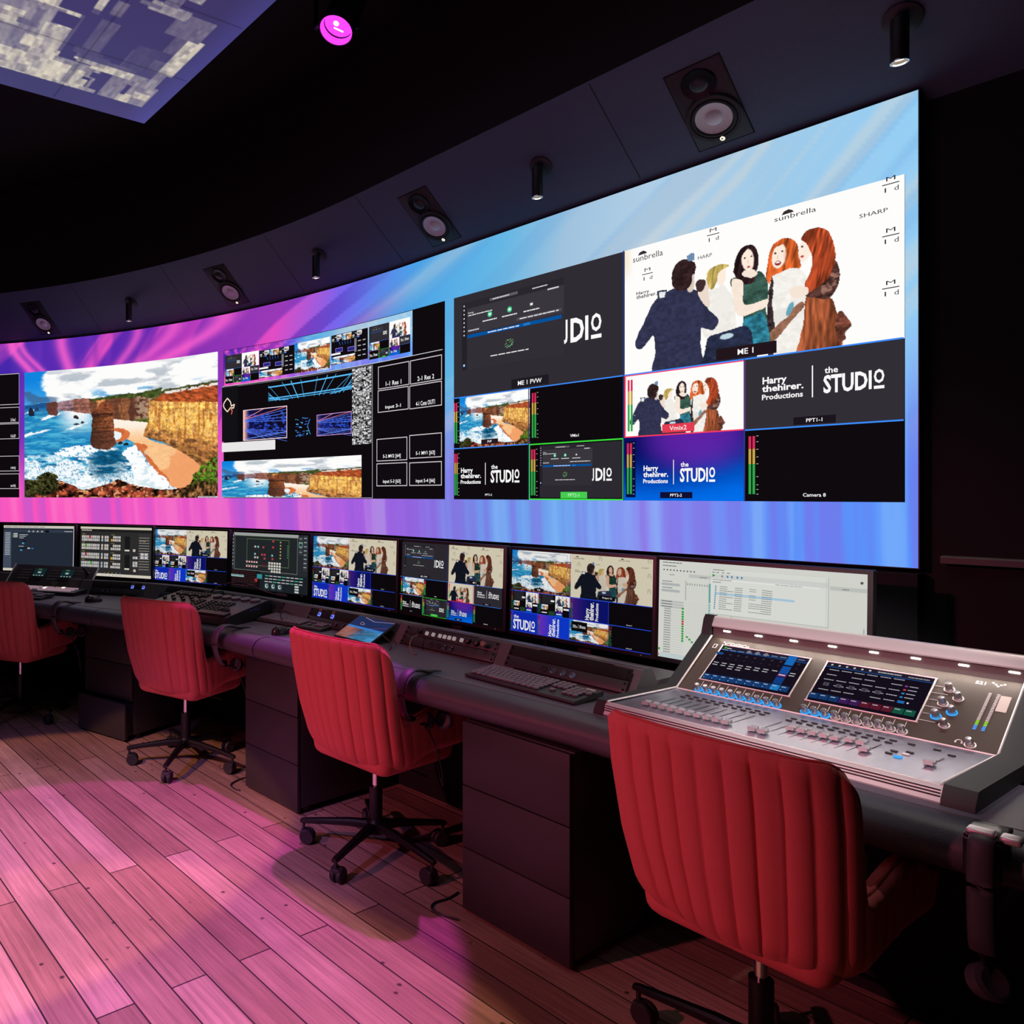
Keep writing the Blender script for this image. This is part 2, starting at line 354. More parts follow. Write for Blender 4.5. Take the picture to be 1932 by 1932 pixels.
    img = mixc(img, stk, C3(124, 70, 44)*g(ss_*(1.0+.5*sm(.36, .46, U)))); img = mixc(img, stk*sm(.37, .35, U+.01*w1+0*V)*.5, C3(60, 34, 30)); img = mixc(img, stk*sm(.365, .30, V)*.6, C3(150, 76, 50)*g(.4+1.1*n2)); img = mixc(img, stk*sm(.46, .52, V)*.45, C3(64, 40, 38)); img = mixc(img, stk*(np.abs(V-.365-.02*w1) < .008)*.8, C3(50, 26, 24)); img = mixc(img, stk*(np.abs(V-.50-.02*w1) < .006)*.7, C3(60, 34, 28))
    img = mixc(img, sea*np.clip(1.2-((U-.41)/.09)**2-((V-.635)/.016)**2+(n2-.5)*2, 0, 1)*(~stk), C3(250, 252, 253))
    surf = inside(Ur, Vr, rnd([(.508, .665), (.54, .635), (.575, .62), (.605, .67), (.64, .74), (.69, .81), (.757, .885), (.738, .935), (.65, .925), (.585, .905), (.565, .82), (.55, .74)])) | inside(Ur, Vr, rnd([(.27, .91), (.315, .83), (.36, .87), (.40, .92), (.33, .96)]))
    img = mixc(img, surf*sm(.24, .38, n2+.06), C3(252, 253, 254)); img = mixc(img, surf*sm(.56, .68, fbm(U*30, V*40, 85))*.4, C3(150, 200, 215))
    fg = inside(Ux, Vx, rnd([(-.01, .87), (.057, .86), (.181, .865), (.25, .905), (.304, .94), (.36, .925), (.43, .90), (.47, .872), (.50, .866), (.56, .90), (.65, .925), (.733, .94), (.842, .925), (1.01, .90), (1.03, 1.03), (-.03, 1.03)], 3))
    rk = fbm(U*38, V*30, 81, 5); img = mixc(img, fg, C3(172, 78, 54)*g(np.clip((rk-.28)*2.6, .08, 1.25))); img = mixc(img, fg*sm(.60, .68, n2), C3(222, 150, 104)); img = mixc(img, fg*sm(.62, .78, U)*sm(.45, .6, n2)*.5, C3(200, 150, 96))
    b1 = inside(Ur, Vr, rnd([(.05, .95), (.06, .87), (.08, .83), (.11, .81), (.135, .795), (.16, .82), (.18, .88), (.165, .95), (.10, .985)])) | (fg & (Ur < .06)); img = mixc(img, b1, C3(62, 62, 32)*g(np.clip((n3*.6+n2*.6-.35)*3, .08, 1.5)))
    b2 = inside(Ur, Vr, rnd([(.78, .985), (.84, .92), (.87, .86), (.905, .80), (.94, .76), (1.02, .70), (1.03, 1.03), (.8, 1.03)])); img = mixc(img, b2, C3(150, 104, 62)*g(np.clip((fbm(U*90, V*40, 91, 3)-.25)*2.4, .05, 1.4))); img = mixc(img, b2*sm(.93, .86, V)*sm(.38, .5, n2), C3(92, 140, 36)*g(.35+1.1*n3))
    return np.clip(img, 0, 1)
def people(U, V, hot=True):
    w1 = fbm(U*46, V*30, 5)-.5; w2 = fbm(U*46+9, V*30, 6)-.5
    Ux = U+w1*.006; Vx = V+w2*.010; n = fbm(U*60, V*46, 8, 4)[..., None]; fold = fbm(U*90, V*7, 12, 3)[..., None]; hs = fbm(U*120+V*14, V*9, 15, 3)[..., None]
    bg = C3(254, 253, 251) if hot else C3(228, 218, 192); sk = C3(254, 236, 220) if hot else C3(222, 178, 148); skd = C3(232, 176, 150) if hot else C3(176, 122, 98); wh = C3(253, 249, 243) if hot else C3(224, 212, 196)
    img = np.empty(U.shape+(3,)); img[:] = bg; img = mixc(img, sm(.05, .0, U)*.35*sm(.3, .1, V), C3(236, 200, 150))
    def S(pts, c, r=True): 
        nonlocal img
        m = inside(Ux, Vx, rnd(pts) if r else pts); img = mixc(img, m, np.clip(c, 0, 1)); return m
    def E(cx, cy, rx, ry, c, a=0., k=1.0):
        nonlocal img
        x = (Ux-cx)*1.78; y = Vx-cy; x, y = x*math.cos(a)+y*math.sin(a), y*math.cos(a)-x*math.sin(a); m = np.clip((1-(x/rx)**2-(y/ry)**2)*4, 0, 1)*k; img = mixc(img, m, np.clip(c, 0, 1)); return m
    # fair woman behind, pale top
    S([(.362, .47), (.40, .455), (.43, .48), (.455, .56), (.462, .80), (.40, .82), (.34, .79), (.335, .66)], wh*(.90+.10*n)); E(.408, .37, .036, .075, sk); S([(.352, .39), (.356, .32), (.38, .292), (.41, .287), (.438, .31), (.41, .33), (.395, .36), (.39, .42), (.374, .455), (.36, .44)], C3(196, 172, 92)*(.5+.9*hs)); S([(.40, .45), (.43, .47), (.45, .62), (.40, .66), (.36, .70), (.37, .66)], wh*.95)
    # second: long red hair, cream jacket
    S([(.572, .45), (.578, .36), (.592, .25), (.62, .215), (.655, .222), (.678, .27), (.688, .36), (.69, .43), (.66, .48), (.61, .47), (.585, .50)], (C3(214, 98, 44) if hot else C3(150, 66, 40))*(.35+1.2*hs))
    S([(.59, .47), (.62, .44), (.665, .425), (.70, .47), (.712, .56), (.70, .70), (.69, 1.02), (.598, 1.02), (.585, .80), (.578, .63)], wh*(.90+.12*n)); S([(.592, .46), (.60, .52), (.594, .64), (.604, .80), (.598, 1.02), (.582, 1.02), (.574, .82), (.578, .64)], C3(52, 40, 42)*(.3+1.5*n)); S([(.575, .86), (.61, .80), (.65, .72), (.69, .665), (.70, .70), (.65, .80), (.60, .90)], C3(150, 104, 82)*(.6+.7*n))
    m = E(.617, .325, .046, .090, sk, .12); S([(.578, .36), (.588, .27), (.61, .232), (.64, .24), (.60, .27), (.592, .33), (.594, .40), (.584, .46)], (C3(206, 92, 40) if hot else C3(140, 62, 38))*(.4+1.1*hs)); E(.613, .372, .020, .018, C3(150, 48, 44)); E(.613, .366, .014, .006, C3(252, 246, 242)); E(.604, .300, .007, .008, C3(80, 52, 48)); E(.630, .295, .007, .008, C3(80, 52, 48)); E(.614, .332, .006, .016, skd, 0, .5); E(.640, .34, .012, .06, skd, 0, .35)
    S([(.60, .70), (.64, .69), (.665, .70), (.64, .76), (.605, .78)], wh*.92); E(.655, .70, .018, .05, C3(70, 150, 176), .4, .8)
    # first: dark hair, green sleeveless dress
    S([(.444, .42), (.47, .40), (.482, .395), (.53, .40), (.553, .398), (.575, .47), (.582, .558), (.572, .66), (.578, .76), (.584, .92), (.495, .92), (.49, .70), (.492, .646), (.47, .64), (.452, .50)], (C3(58, 92, 80) if hot else C3(30, 58, 46))*(.55+.8*n)); S([(.494, .72), (.53, .70), (.565, .70), (.582, .92), (.496, .92)], (C3(48, 128, 150) if hot else C3(34, 84, 88))*(.5+.9*n))
    S([(.456, .36), (.464, .27), (.485, .208), (.505, .195), (.53, .212), (.545, .28), (.545, .36), (.538, .40), (.532, .46), (.50, .47), (.475, .43)], C3(44, 26, 30)*(.3+1.4*hs)); S([(.49, .38), (.52, .37), (.545, .41), (.52, .43), (.495, .41)], sk*.97); E(.508, .302, .043, .084, sk, -.12); S([(.462, .34), (.470, .26), (.488, .213), (.515, .205), (.492, .25), (.482, .31), (.484, .39), (.492, .46), (.475, .44)], C3(40, 24, 28)*(.3+1.3*hs))
    E(.511, .352, .012, .008, C3(196, 74, 76)); E(.497, .286, .007, .007, C3(60, 42, 42)); E(.522, .282, .007, .007, C3(60, 42, 42)); E(.510, .318, .005, .016, skd, 0, .5)
    S([(.448, .43), (.47, .42), (.49, .45), (.492, .52), (.494, .61), (.53, .615), (.575, .60), (.58, .64), (.55, .67), (.49, .69), (.468, .67), (.458, .60)], sk*(.95+.06*n))
    # third: profile, auburn hair, leather jacket, pleated skirt
    S([(.712, .62), (.784, .665), (.80, .74), (.812, .83), (.815, 1.02), (.684, 1.02), (.69, .90), (.70, .79)], (C3(140, 74, 46) if hot else C3(90, 58, 44))*(.25+1.5*fold)); S([(.728, .46), (.765, .43), (.80, .438), (.812, .50), (.812, .58), (.795, .65), (.77, .675), (.735, .655), (.706, .63), (.70, .585), (.735, .57)], C3(70, 44, 40)*(.2+1.7*n)); img = mixc(img, inside(Ux, Vx, [(.745, .46), (.81, .44), (.81, .6), (.76, .66)])*sm(.5, .62, fbm(U*40, V*34, 19))*.6, C3(196, 150, 130))
    E(.703, .322, .036, .085, sk, .08); S([(.690, .30), (.683, .335), (.690, .34), (.70, .33)], sk); S([(.690, .25), (.705, .205), (.735, .192), (.768, .215), (.79, .29), (.80, .40), (.792, .48), (.775, .55), (.745, .59), (.712, .61), (.704, .55), (.722, .48), (.728, .39), (.718, .32), (.705, .275)], (C3(176, 72, 40) if hot else C3(104, 52, 38))*(.3+1.3*hs))
    E(.694, .296, .006, .007, C3(70, 46, 42)); E(.696, .362, .010, .008, C3(190, 70, 66)); S([(.655, .57), (.68, .555), (.712, .575), (.715, .615), (.69, .635), (.66, .62)], sk*.97); S([(.806, .785), (.822, .775), (.84, .83), (.85, .875), (.83, .91), (.832, .95), (.81, .965), (.80, .88)], C3(110, 62, 50)*(.2+1.6*n))
    # flight case, photographer
    S([(.345, 1.03), (.348, .88), (.36, .80), (.40, .785), (.47, .765), (.50, .765), (.522, .815), (.528, .90), (.53, 1.03)], C3(42, 48, 74)*(.6+.7*n)); E(.43, .815, .05, .022, C3(190, 214, 226), -.1)
    coat = (C3(50, 52, 80) if hot else C3(20, 24, 36))*(.75+.45*n)
    S([(.19, .40), (.23, .385), (.276, .40), (.315, .445), (.336, .49), (.35, .55), (.362, .60), (.385, .65), (.398, .69), (.392, .73), (.375, .755), (.345, .735), (.33, .73), (.328, .85), (.324, 1.03), (.136, 1.03), (.138, .85), (.132, .72), (.105, .76), (.08, .805), (.058, .80), (.048, .755), (.07, .66), (.10, .56), (.12, .49), (.15, .43)], coat)
    S([(.318, .46), (.34, .41), (.352, .39), (.36, .43), (.362, .50), (.368, .57), (.345, .56)], sk*.9 if not hot else sk*.93); S([(.312, .375), (.335, .365), (.347, .38), (.345, .43), (.33, .455), (.312, .44)], C3(66, 46, 46))
    E(.288, .385, .032, .06, sk*.86); S([(.21, .33), (.214, .25), (.232, .20), (.262, .182), (.292, .205), (.308, .25), (.306, .31), (.298, .345), (.285, .40), (.262, .42), (.235, .41), (.218, .38)], C3(54, 34, 36)*(.45+.9*n)); E(.30, .335, .010, .025, sk*.84); S([(.272, .165), (.29, .15), (.302, .16), (.305, .21), (.278, .205)], C3(110, 140, 176), False)
    S([(.146, .378), (.19, .384), (.188, .444), (.15, .452)], C3(56, 60, 78), False); S([(.155, .392), (.184, .398), (.18, .436), (.157, .440)], C3(232, 236, 240), False)
    return np.clip(img, 0, 1)
def people_plain(U, V): return people(U, V, False)
# ------------------------------------------------------------------ display layouts
W_ = (250, 250, 250); K_ = (14, 10, 14)
def logo_studio(c, u0, v0, u1, v1, the=True, col=W_, cut=False):
    h = v1-v0; w = u1-u0; top = v0+(h*.30 if the else 0)
    if the: c.text('the', u0+.02*w, v0, u0+.25*w, v0+h*.24, col, .02)
    hh = v1-top
    if not cut: c.text('STUDI', u0, top, u0+w*.80, v1, col, .03)
    else: c.text('J', u0, top, u0+w*.10, v1, col, .03); c.text('DI', u0+w*.18, top, u0+w*.66, v1, col, .03)
    o0 = u0+w*(.835 if not cut else .73); c.text('O', o0, top-.02*hh, u1, top+hh*.72, col, .03); c.rect(o0, top+hh*.84, u1, v1, col)
def logo_full(c, u0, v0, u1, v1):
    w = u1-u0; h = v1-v0
    c.text('Harry', u0+.005*w, v0+.20*h, u0+.22*w, v0+.50*h, W_, .03); c.text('thehirer.', u0, v0+.47*h, u0+.365*w, v0+.69*h, W_, .03)
    c.text('Productions', u0, v0+.77*h, u0+.36*w, v0+.95*h, W_, .025)
    c.rect(u0+.435*w, v0, u0+.445*w, v1, W_); logo_studio(c, u0+.53*w, v0+.10*h, u1, v0+.92*h)
def harry_rot(c, u0, v0, u1, v1):
    w = u1-u0
    c.text('Harry', u0, v0+.35*(v1-v0), u0+.40*w, v1, W_, .03, True); c.text('thehirer.', u0+.30*w, v0, u0+.66*w, v1, W_, .03, True)
    c.text('Productions', u0+.76*w, v0+.02*(v1-v0), u0+1.0*w, v1, W_, .025, True)
def meter(c, u0, v0, u1, v1, ticks=True, dim=1.0):
    w = (u1-u0)
    for k in (0, 1):
        a = u0+k*w*.40; b = a+w*.26
        for (p, q, col) in ((0, .22, (215, 45, 90)), (.22, .48, (200, 165, 75)), (.48, 1, (50, 165, 75))):
            c.rect(a, v0+(v1-v0)*p, b, v0+(v1-v0)*q, tuple(x*dim for x in col))
    if ticks:
        for p in (0, .1, .23, .36, .48, .7, .84, .92, 1): c.rect(u0+w*.80, v0+(v1-v0)*p-.003*1, u0+w, v0+(v1-v0)*p+.003, (225, 215, 220))
def bluegrad(U, V, a=0):
    n = fbm(U*2.2, V*2.2, 5)
    d = np.clip(sm(.0, .9, V*.8+U*.25-.12+.25*(n-.5)), 0, 1)[..., None]; p = sm(.45, 0, (V-.05)**2+(U-.62)**2*1.4)[..., None]
    base = C3(8, 14, 96)*(1-d)+C3(0, 110, 235)*d
    return np.clip(base*(1-.75*p)+C3(120, 40, 185)*.75*p, 0, 1)
def purpleblue(U, V):
    d = sm(.05, .6, U)[..., None]; return C3(108, 48, 200)*(1-d)+C3(16, 60, 215)*d
def darkpurple(U, V):
    d = sm(.0, .55, U)[..., None]; return C3(66, 32, 130)*(1-d)+C3(14, 20, 110)*d
def call_window(c, det=True, txt=W_):
    """dark meeting-app window"""
    c.rect(0, 0, 1, 1, (50, 46, 53)); c.rect(0, 0, .055, 1, (36, 34, 40)); c.rect(0, 0, 1, .10, (42, 39, 46))
    c.rect(.06, .10, 1, .47, (58, 54, 62)); c.rect(.06, .488, .98, .535, (0, 84, 160))
    for u, col in ((.30, (60, 200, 140)), (.50, (60, 200, 140)), (.71, (70, 66, 74))):
        c.disc(u, .255, .042, col); c.rect(u-.012, .24, u+.012, .27, (230, 250, 240))
        if det: c.dashes(u-.075, .335, u+.075, .016, (235, 235, 235), 3)
    c.rect(.30, .03, .58, .068, (96, 92, 100))
    if det:
        c.dashes(.33, .049, .50, .014, (220, 220, 220), 5); c.textc('Meetings', .10, .17, .028, W_); c.dashes(.07, .205, .33, .014, (225, 225, 225), 2)
        c.dashes(.07, .43, .19, .02, (200, 200, 205), 4); c.dashes(.28, .512, .60, .014, (235, 240, 255), 6); c.rect(.635, .498, .70, .526, (40, 120, 200))
        c.rect(.57, .40, .98, .44, (80, 76, 86)); c.dashes(.60, .42, .96, .014, (230, 230, 230), 9)
        for k in range(8): c.disc(.027, .05+.062*k, .013, (205, 205, 215))
        c.dashes(.31, .86, .69, .014, (235, 235, 235), 8); c.disc(.027, .93, .022, (70, 130, 210)); c.disc(.027, .93, .013, (240, 240, 250))
        c.dashes(.72, .05, .86, .014, (220, 220, 225), 1); c.dashes(.86, .115, .96, .02, (220, 220, 225), 1)
        for k in range(11):
            a = k*.6; c.line(.50+.03*math.cos(a), .72+.04*math.sin(a*1.3), .50+.045*math.cos(a+1), .73+.06*math.sin(a+.6), .006, (90, 200, 170) if k % 2 else (150, 200, 80))
def label(c, t, u, v, h=.026, bg=(22, 16, 24), w=.10, sx=1.0, col=W_, asp=1.78):
    if bg: c.rect(u-w/2, v-h*.85, u+w/2, v+h*.85, bg)
    c.textc(t, u, v, h*.8, col, .012, asp, sx)
def people_cell(c, res, det=True, hot=True):
    if det:
        c.rect(0, 0, 1, 1, (253, 252, 250) if hot else (226, 216, 190))
    c.image(0, 0, 1, 1, people if hot else people_plain, *res)
    if det:
        backdrop_marks_safe(c, hot)
def backdrop_marks_safe(c, hot):
    col = (52, 44, 50) if hot else (92, 84, 76)
    for (u0, v0, u1, v1) in ((.038, .066, .172, .112), (.602, .052, .74, .085)):
        c.text('sunbrella', u0, v0, u1, v1, col); uc = u0+.32*(u1-u0)
        c.poly([(uc-.020, v0), (uc-.012, v0-.022), (uc+.004, v0-.03), (uc+.016, v0-.018), (uc+.022, v0-.004)], col)
    c.text('HARP', .318, .188, .374, .214, col); c.text('SHARP', .872, .178, .954, .204, col)
    c.text('Harry', .054, .350, .112, .384, col, .015); c.text('thehirer.', .054, .378, .144, .408, col, .015)
    for (u, v) in ((.104, .226), (.378, .056), (.962, .036), (.962, .354), (.962, .678)):
        c.text('M', u-.013, v-.046, u+.013, v-.020, col); c.rect(u-.024, v-.003, u+.024, v+.003, col)
        c.text('I', u-.017, v+.020, u-.013, v+.048, col); c.text('d', u+.010, v+.018, u+.022, v+.048, col)
LINE = (60, 140, 250)
def multiview_main(c, q=1.0, det=True, hot=True):
    """programme multiview: preview and programme on top, eight small cells below"""
    c.rect(0, 0, 1, 1, K_)
    r = lambda a, b: (max(10, int(a*q)), max(8, int(b*q)))
    p = c.sub(0, 0, .5, .5); p.rect(0, 0, 1, 1, (48, 44, 51)); 
    logo_studio(p, .69-.20*0, .45, .885, .655, False, W_, True)
    call_window(p.sub(.058, .075, .69, .735), det)
    if det: label(p, 'ME 1 PVW', .498, .938, .05, (30, 26, 33), .22, 1)
    p = c.sub(.5, 0, 1, .5); people_cell(p, r(420, 236), det, hot)
    if det: label(p, 'ME 1', .50, .940, .05, (34, 22, 28), .22)
    cell = lambda i, j: c.sub(.25*i, .5+.25*j, .25*(i+1), .75+.25*j)
    p = cell(0, 0); p.image(.09, 0, 1, 1, landscape, *r(120, 68)); meter(p, .01, .09, .08, .89)
    if det: label(p, 'PVP', .5, .90, .055, (40, 26, 34), .22)
    p = cell(1, 0); meter(p, .025, .09, .10, .89)
    if det: label(p, 'VMix1', .5, .90, .06, None)
    p = cell(2, 0); p.image(0, 0, 1, 1, people if hot else people_plain, *r(170, 96)); meter(p, .03, .08, .10, .90); p.frame(0, 0, 1, 1, .022, (245, 60, 100))
    if det: p.rect(.34, .83, .61, .96, (228, 60, 82)); p.textc('Vmix2', .475, .895, .07, W_, .005)
    p = cell(3, 0); p.rect(0, 0, 1, 1, (50, 46, 54)); logo_full(p, .12, .20, .89, .62) if True else 0
    if det: label(p, 'PPT1-1', .47, .92, .06, (26, 20, 28), .27)
    p = cell(0, 1); meter(p, .02, .10, .09, .92); logo_full(p, .11, .30, .88, .72)
    if det: label(p, 'PPT1-2', .49, .91, .05, None)
    p = cell(1, 1); p.rect(.12, .04, .98, .96, (44, 41, 48)); call_window(p.sub(.12, .05, .69, .75), det); logo_studio(p, .69, .47, .885, .68, False, W_, True); meter(p, .025, .10, .10, .92)
    p.frame(0, 0, 1, 1, .022, (60, 225, 60)); p.rect(.36, .86, .64, .97, (70, 205, 80))
    if det: p.textc('PPT2-1', .5, .915, .055, (190, 245, 190), .005)
    p = cell(2, 1); p.grad(0, 0, 1, 1, bluegrad, 24, 14); p.rect(.02, .06, .11, .95, (8, 14, 60)); meter(p, .03, .09, .10, .90); logo_full(p, .18, .38, .78, .75)
    if det: label(p, 'PPT2-2', .465, .915, .055, (16, 14, 50), .27)
    p = cell(3, 1); meter(p, .03, .09, .10, .90)
    if det: label(p, 'Camera 8', .475, .91, .06, None)
    w = .005
    for (a, b, d, e) in ((0, .5, .5, .5), (.5, .5, 1, .5), (0, .75, .25, .75), (.75, .75, 1, .75)): c.rect(a, b-w/2, d, b+w/2, LINE)
    for (u, a, b) in ((.25, .5, 1), (.5, 0, 1), (.75, .5, 1)): c.rect(u-w/4, a, u+w/4, b, (40, 60, 130))
def mini(c):
    """tiny multiview inside a cell"""
    c.rect(0, 0, 1, 1, K_)
    c.rect(.02, .04, .42, .46, (40, 40, 46)); c.rect(.34, .26, .46, .34, W_); c.image(.5, 0, 1, .5, people, 16, 10); c.image(0, .5, .25, .75, landscape, 10, 6); c.rect(.27, .78, .48, .98, (40, 70, 46))
    c.image(.5, .5, .75, .75, people, 10, 6); c.rect(.78, .58, .96, .66, W_); c.grad(.5, .75, .75, 1, bluegrad, 3, 3); c.dashes(.03, .88, .22, .05, W_, 3); c.dashes(.54, .88, .72, .05, W_, 4)
def multiview_aux(c, q=1.0):
    c.rect(0, 0, 1, 1, K_)
    r = lambda a, b: (max(10, int(a*q)), max(8, int(b*q)))
    p = c.sub(0, 0, .46, .5); p.image(0, 0, 1, 1, landscape, *r(130, 74)); p.frame(.04, .04, .94, .93, .008, (120, 150, 170)); label(p, 'PVP', .48, .93, .05, (30, 20, 26), .16)
    p = c.sub(.46, 0, 1, .5); people_cell(p, r(170, 90), True, False); label(p, 'Output 12', .47, .93, .06, (16, 14, 20), .2)
    cells = [c.sub(0, .5, .22, .75), c.sub(.22, .5, .46, .75), c.sub(.46, .5, .73, .75), c.sub(.73, .5, 1, .75), c.sub(0, .75, .22, 1), c.sub(.22, .75, .46, 1), c.sub(.46, .75, .73, 1), c.sub(.73, .75, 1, 1)]
    mini(cells[0].sub(.09, 0, 1, 1)); mini(cells[1].sub(.09, 0, 1, 1))
    cells[2].grad(0, 0, 1, 1, darkpurple, 8, 3); harry_rot(cells[2], .40, .12, .74, .94)
    cells[4].rect(0, 0, 1, 1, (18, 46, 190)); logo_studio(cells[4], .10, .18, .90, .90)
    cells[5].grad(0, 0, 1, 1, purpleblue, 8, 3); harry_rot(cells[5], .34, .10, .68, .96)
    cells[6].image(0, 0, 1, 1, landscape, *r(90, 50)); cells[6].rect(.05, .08, .46, .52, (14, 12, 16)); logo_full(cells[6], .09, .20, .42, .38)
    for k in (0, 1, 2, 4, 5, 7): meter(cells[k], .02, .06, .09, .92, True, .55)
    for k in (3, 7): label(cells[k], 'Camera %d' % (7 if k == 3 else 8), .5, .90, .055, None)
    for v in (.5, .75): c.rect(0, v-.004, 1, v+.004, (40, 80, 230))
    c.rect(0, .99, 1, 1, (40, 60, 190))
    for (u, a, b) in ((.46, 0, 1), (.22, .5, 1), (.73, .5, 1)): c.rect(u-.0015, a, u+.0015, b, (50, 70, 200))
def ui_config(c):
    c.rect(0, 0, 1, 1, (40, 48, 62)); c.rect(0, 0, 1, .055, (222, 216, 204)); c.dashes(.02, .028, .6, .012, (120, 120, 124), 1); c.rect(0, .09, 1, .145, (56, 66, 84))
    c.rect(0, .145, .115, .945, (74, 84, 102)); c.rect(0, .945, 1, 1, (226, 220, 206)); c.rect(.99, 0, 1, 1, (200, 196, 200))
    for k in range(14): c.dashes(.025, .165+.037*k, .10, .014, (214, 220, 228), k)
    for k in range(4): c.disc(.37+.062*k, .118, .012, (235, 232, 220)); c.dashes(.35+.062*k, .136, .39+.062*k, .008, (220, 220, 220), k)
    c.rect(.60, .10, .655, .142, (10, 12, 16)); c.dashes(.87, .118, .98, .012, (225, 225, 225), 3)
    for k in range(3): c.rect(.135, .175+.035*k, .145, .19+.035*k, (70, 190, 90)); c.dashes(.15, .18+.035*k, .21, .022, (220, 226, 230), k)
    for k in range(3): c.dashes(.235, .20+.036*k, .36-.03*k, .012, (220, 226, 230), k+7)
    c.rect(.28, .33, .34, .345, (10, 12, 16)); c.rect(.275, .375, .305, .405, (80, 180, 240)); c.dashes(.23, .455, .30, .012, (225, 225, 225), 8)
    c.rect(.25, .49, .35, .505, (10, 12, 16)); c.rect(.355, .485, .39, .51, (225, 225, 225)); c.rect(.41, .49, .44, .512, (60, 130, 220)); c.rect(.25, .53, .28, .555, (80, 180, 240))
def ui_switcher(c):
    c.rect(0, 0, 1, 1, (50, 49, 49)); c.rect(0, 0, 1, .045, (226, 218, 196)); c.rect(0, .945, 1, 1, (232, 224, 208)); c.rect(0, .045, 1, .10, (34, 33, 34))
    c.dashes(.015, .072, .17, .02, (220, 214, 200), 3)
    b = (214, 206, 196)
    def row(u0, u1, n, v, h, hot=None, hc=None):
        w = (u1-u0)/n
        for k in range(n): c.rect(u0+w*k+w*.08, v, u0+w*(k+1)-w*.08, v+h, hc if k == hot else (b if (k+int(v*90)) % 3 else (186, 190, 200)))
    for v, hot, hc in ((.18, 4, (220, 50, 60)), (.35, 2, (70, 200, 60)), (.535, 2, (220, 50, 60)), (.71, 5, (70, 200, 60))):
        for dv, h_ in ((0, hot), (.062, None)):
            row(.02, .285, 10, v+dv, .052, h_, hc); row(.305, .335, 1, v+dv, .052); row(.35, .412, 2, v+dv, .052)
        c.dashes(.03, v-.03, .07, .008, (190, 190, 90), 2)
    for v in (.18, .355, .545, .72):
        row(.475, .585, 4, v, .046); row(.445, .585, 5, v+.062, .046, 0 if v in (.18, .545) else None, (232, 178, 50)); c.dashes(.45, v-.025, .50, .007, (170, 170, 100), 3)
    for v in (.18, .55): c.rect(.645, v, .715, v+.26, (28, 28, 28)); c.rect(.645, v+.265, .71, v+.295, (232, 226, 214))
    for u, v, n in ((.755, .43, 1), (.755, .575, 2), (.755, .675, 2), (.755, .73, 2), (.765, .83, 1)): row(u, u+.03*n+.01, n, v, .05)
    c.rect(.835, .12, .995, .93, (58, 56, 56))
    for k in range(13): c.dashes(.84, .20+.052*k, .98, .009, (190, 184, 176), k)
    for k, col in enumerate(((230, 170, 60), (220, 80, 60), (90, 160, 230), (230, 210, 70))): c.rect(.85+.02*k, .262, .868+.02*k, .272, col)
    for i in range(2):
        for j in range(2): c.rect(.865+.055*i, .50+.065*j, .91+.055*i, .55+.065*j, (212, 210, 214))
    for k in range(5): c.disc(.37+.055*k, .925, .010, ((200, 70, 40), (200, 190, 70), (190, 180, 60), (200, 200, 200), (120, 160, 210))[k])
    for k in range(6): c.disc(.34+.05*k, .972, .010, (90, 130, 190))
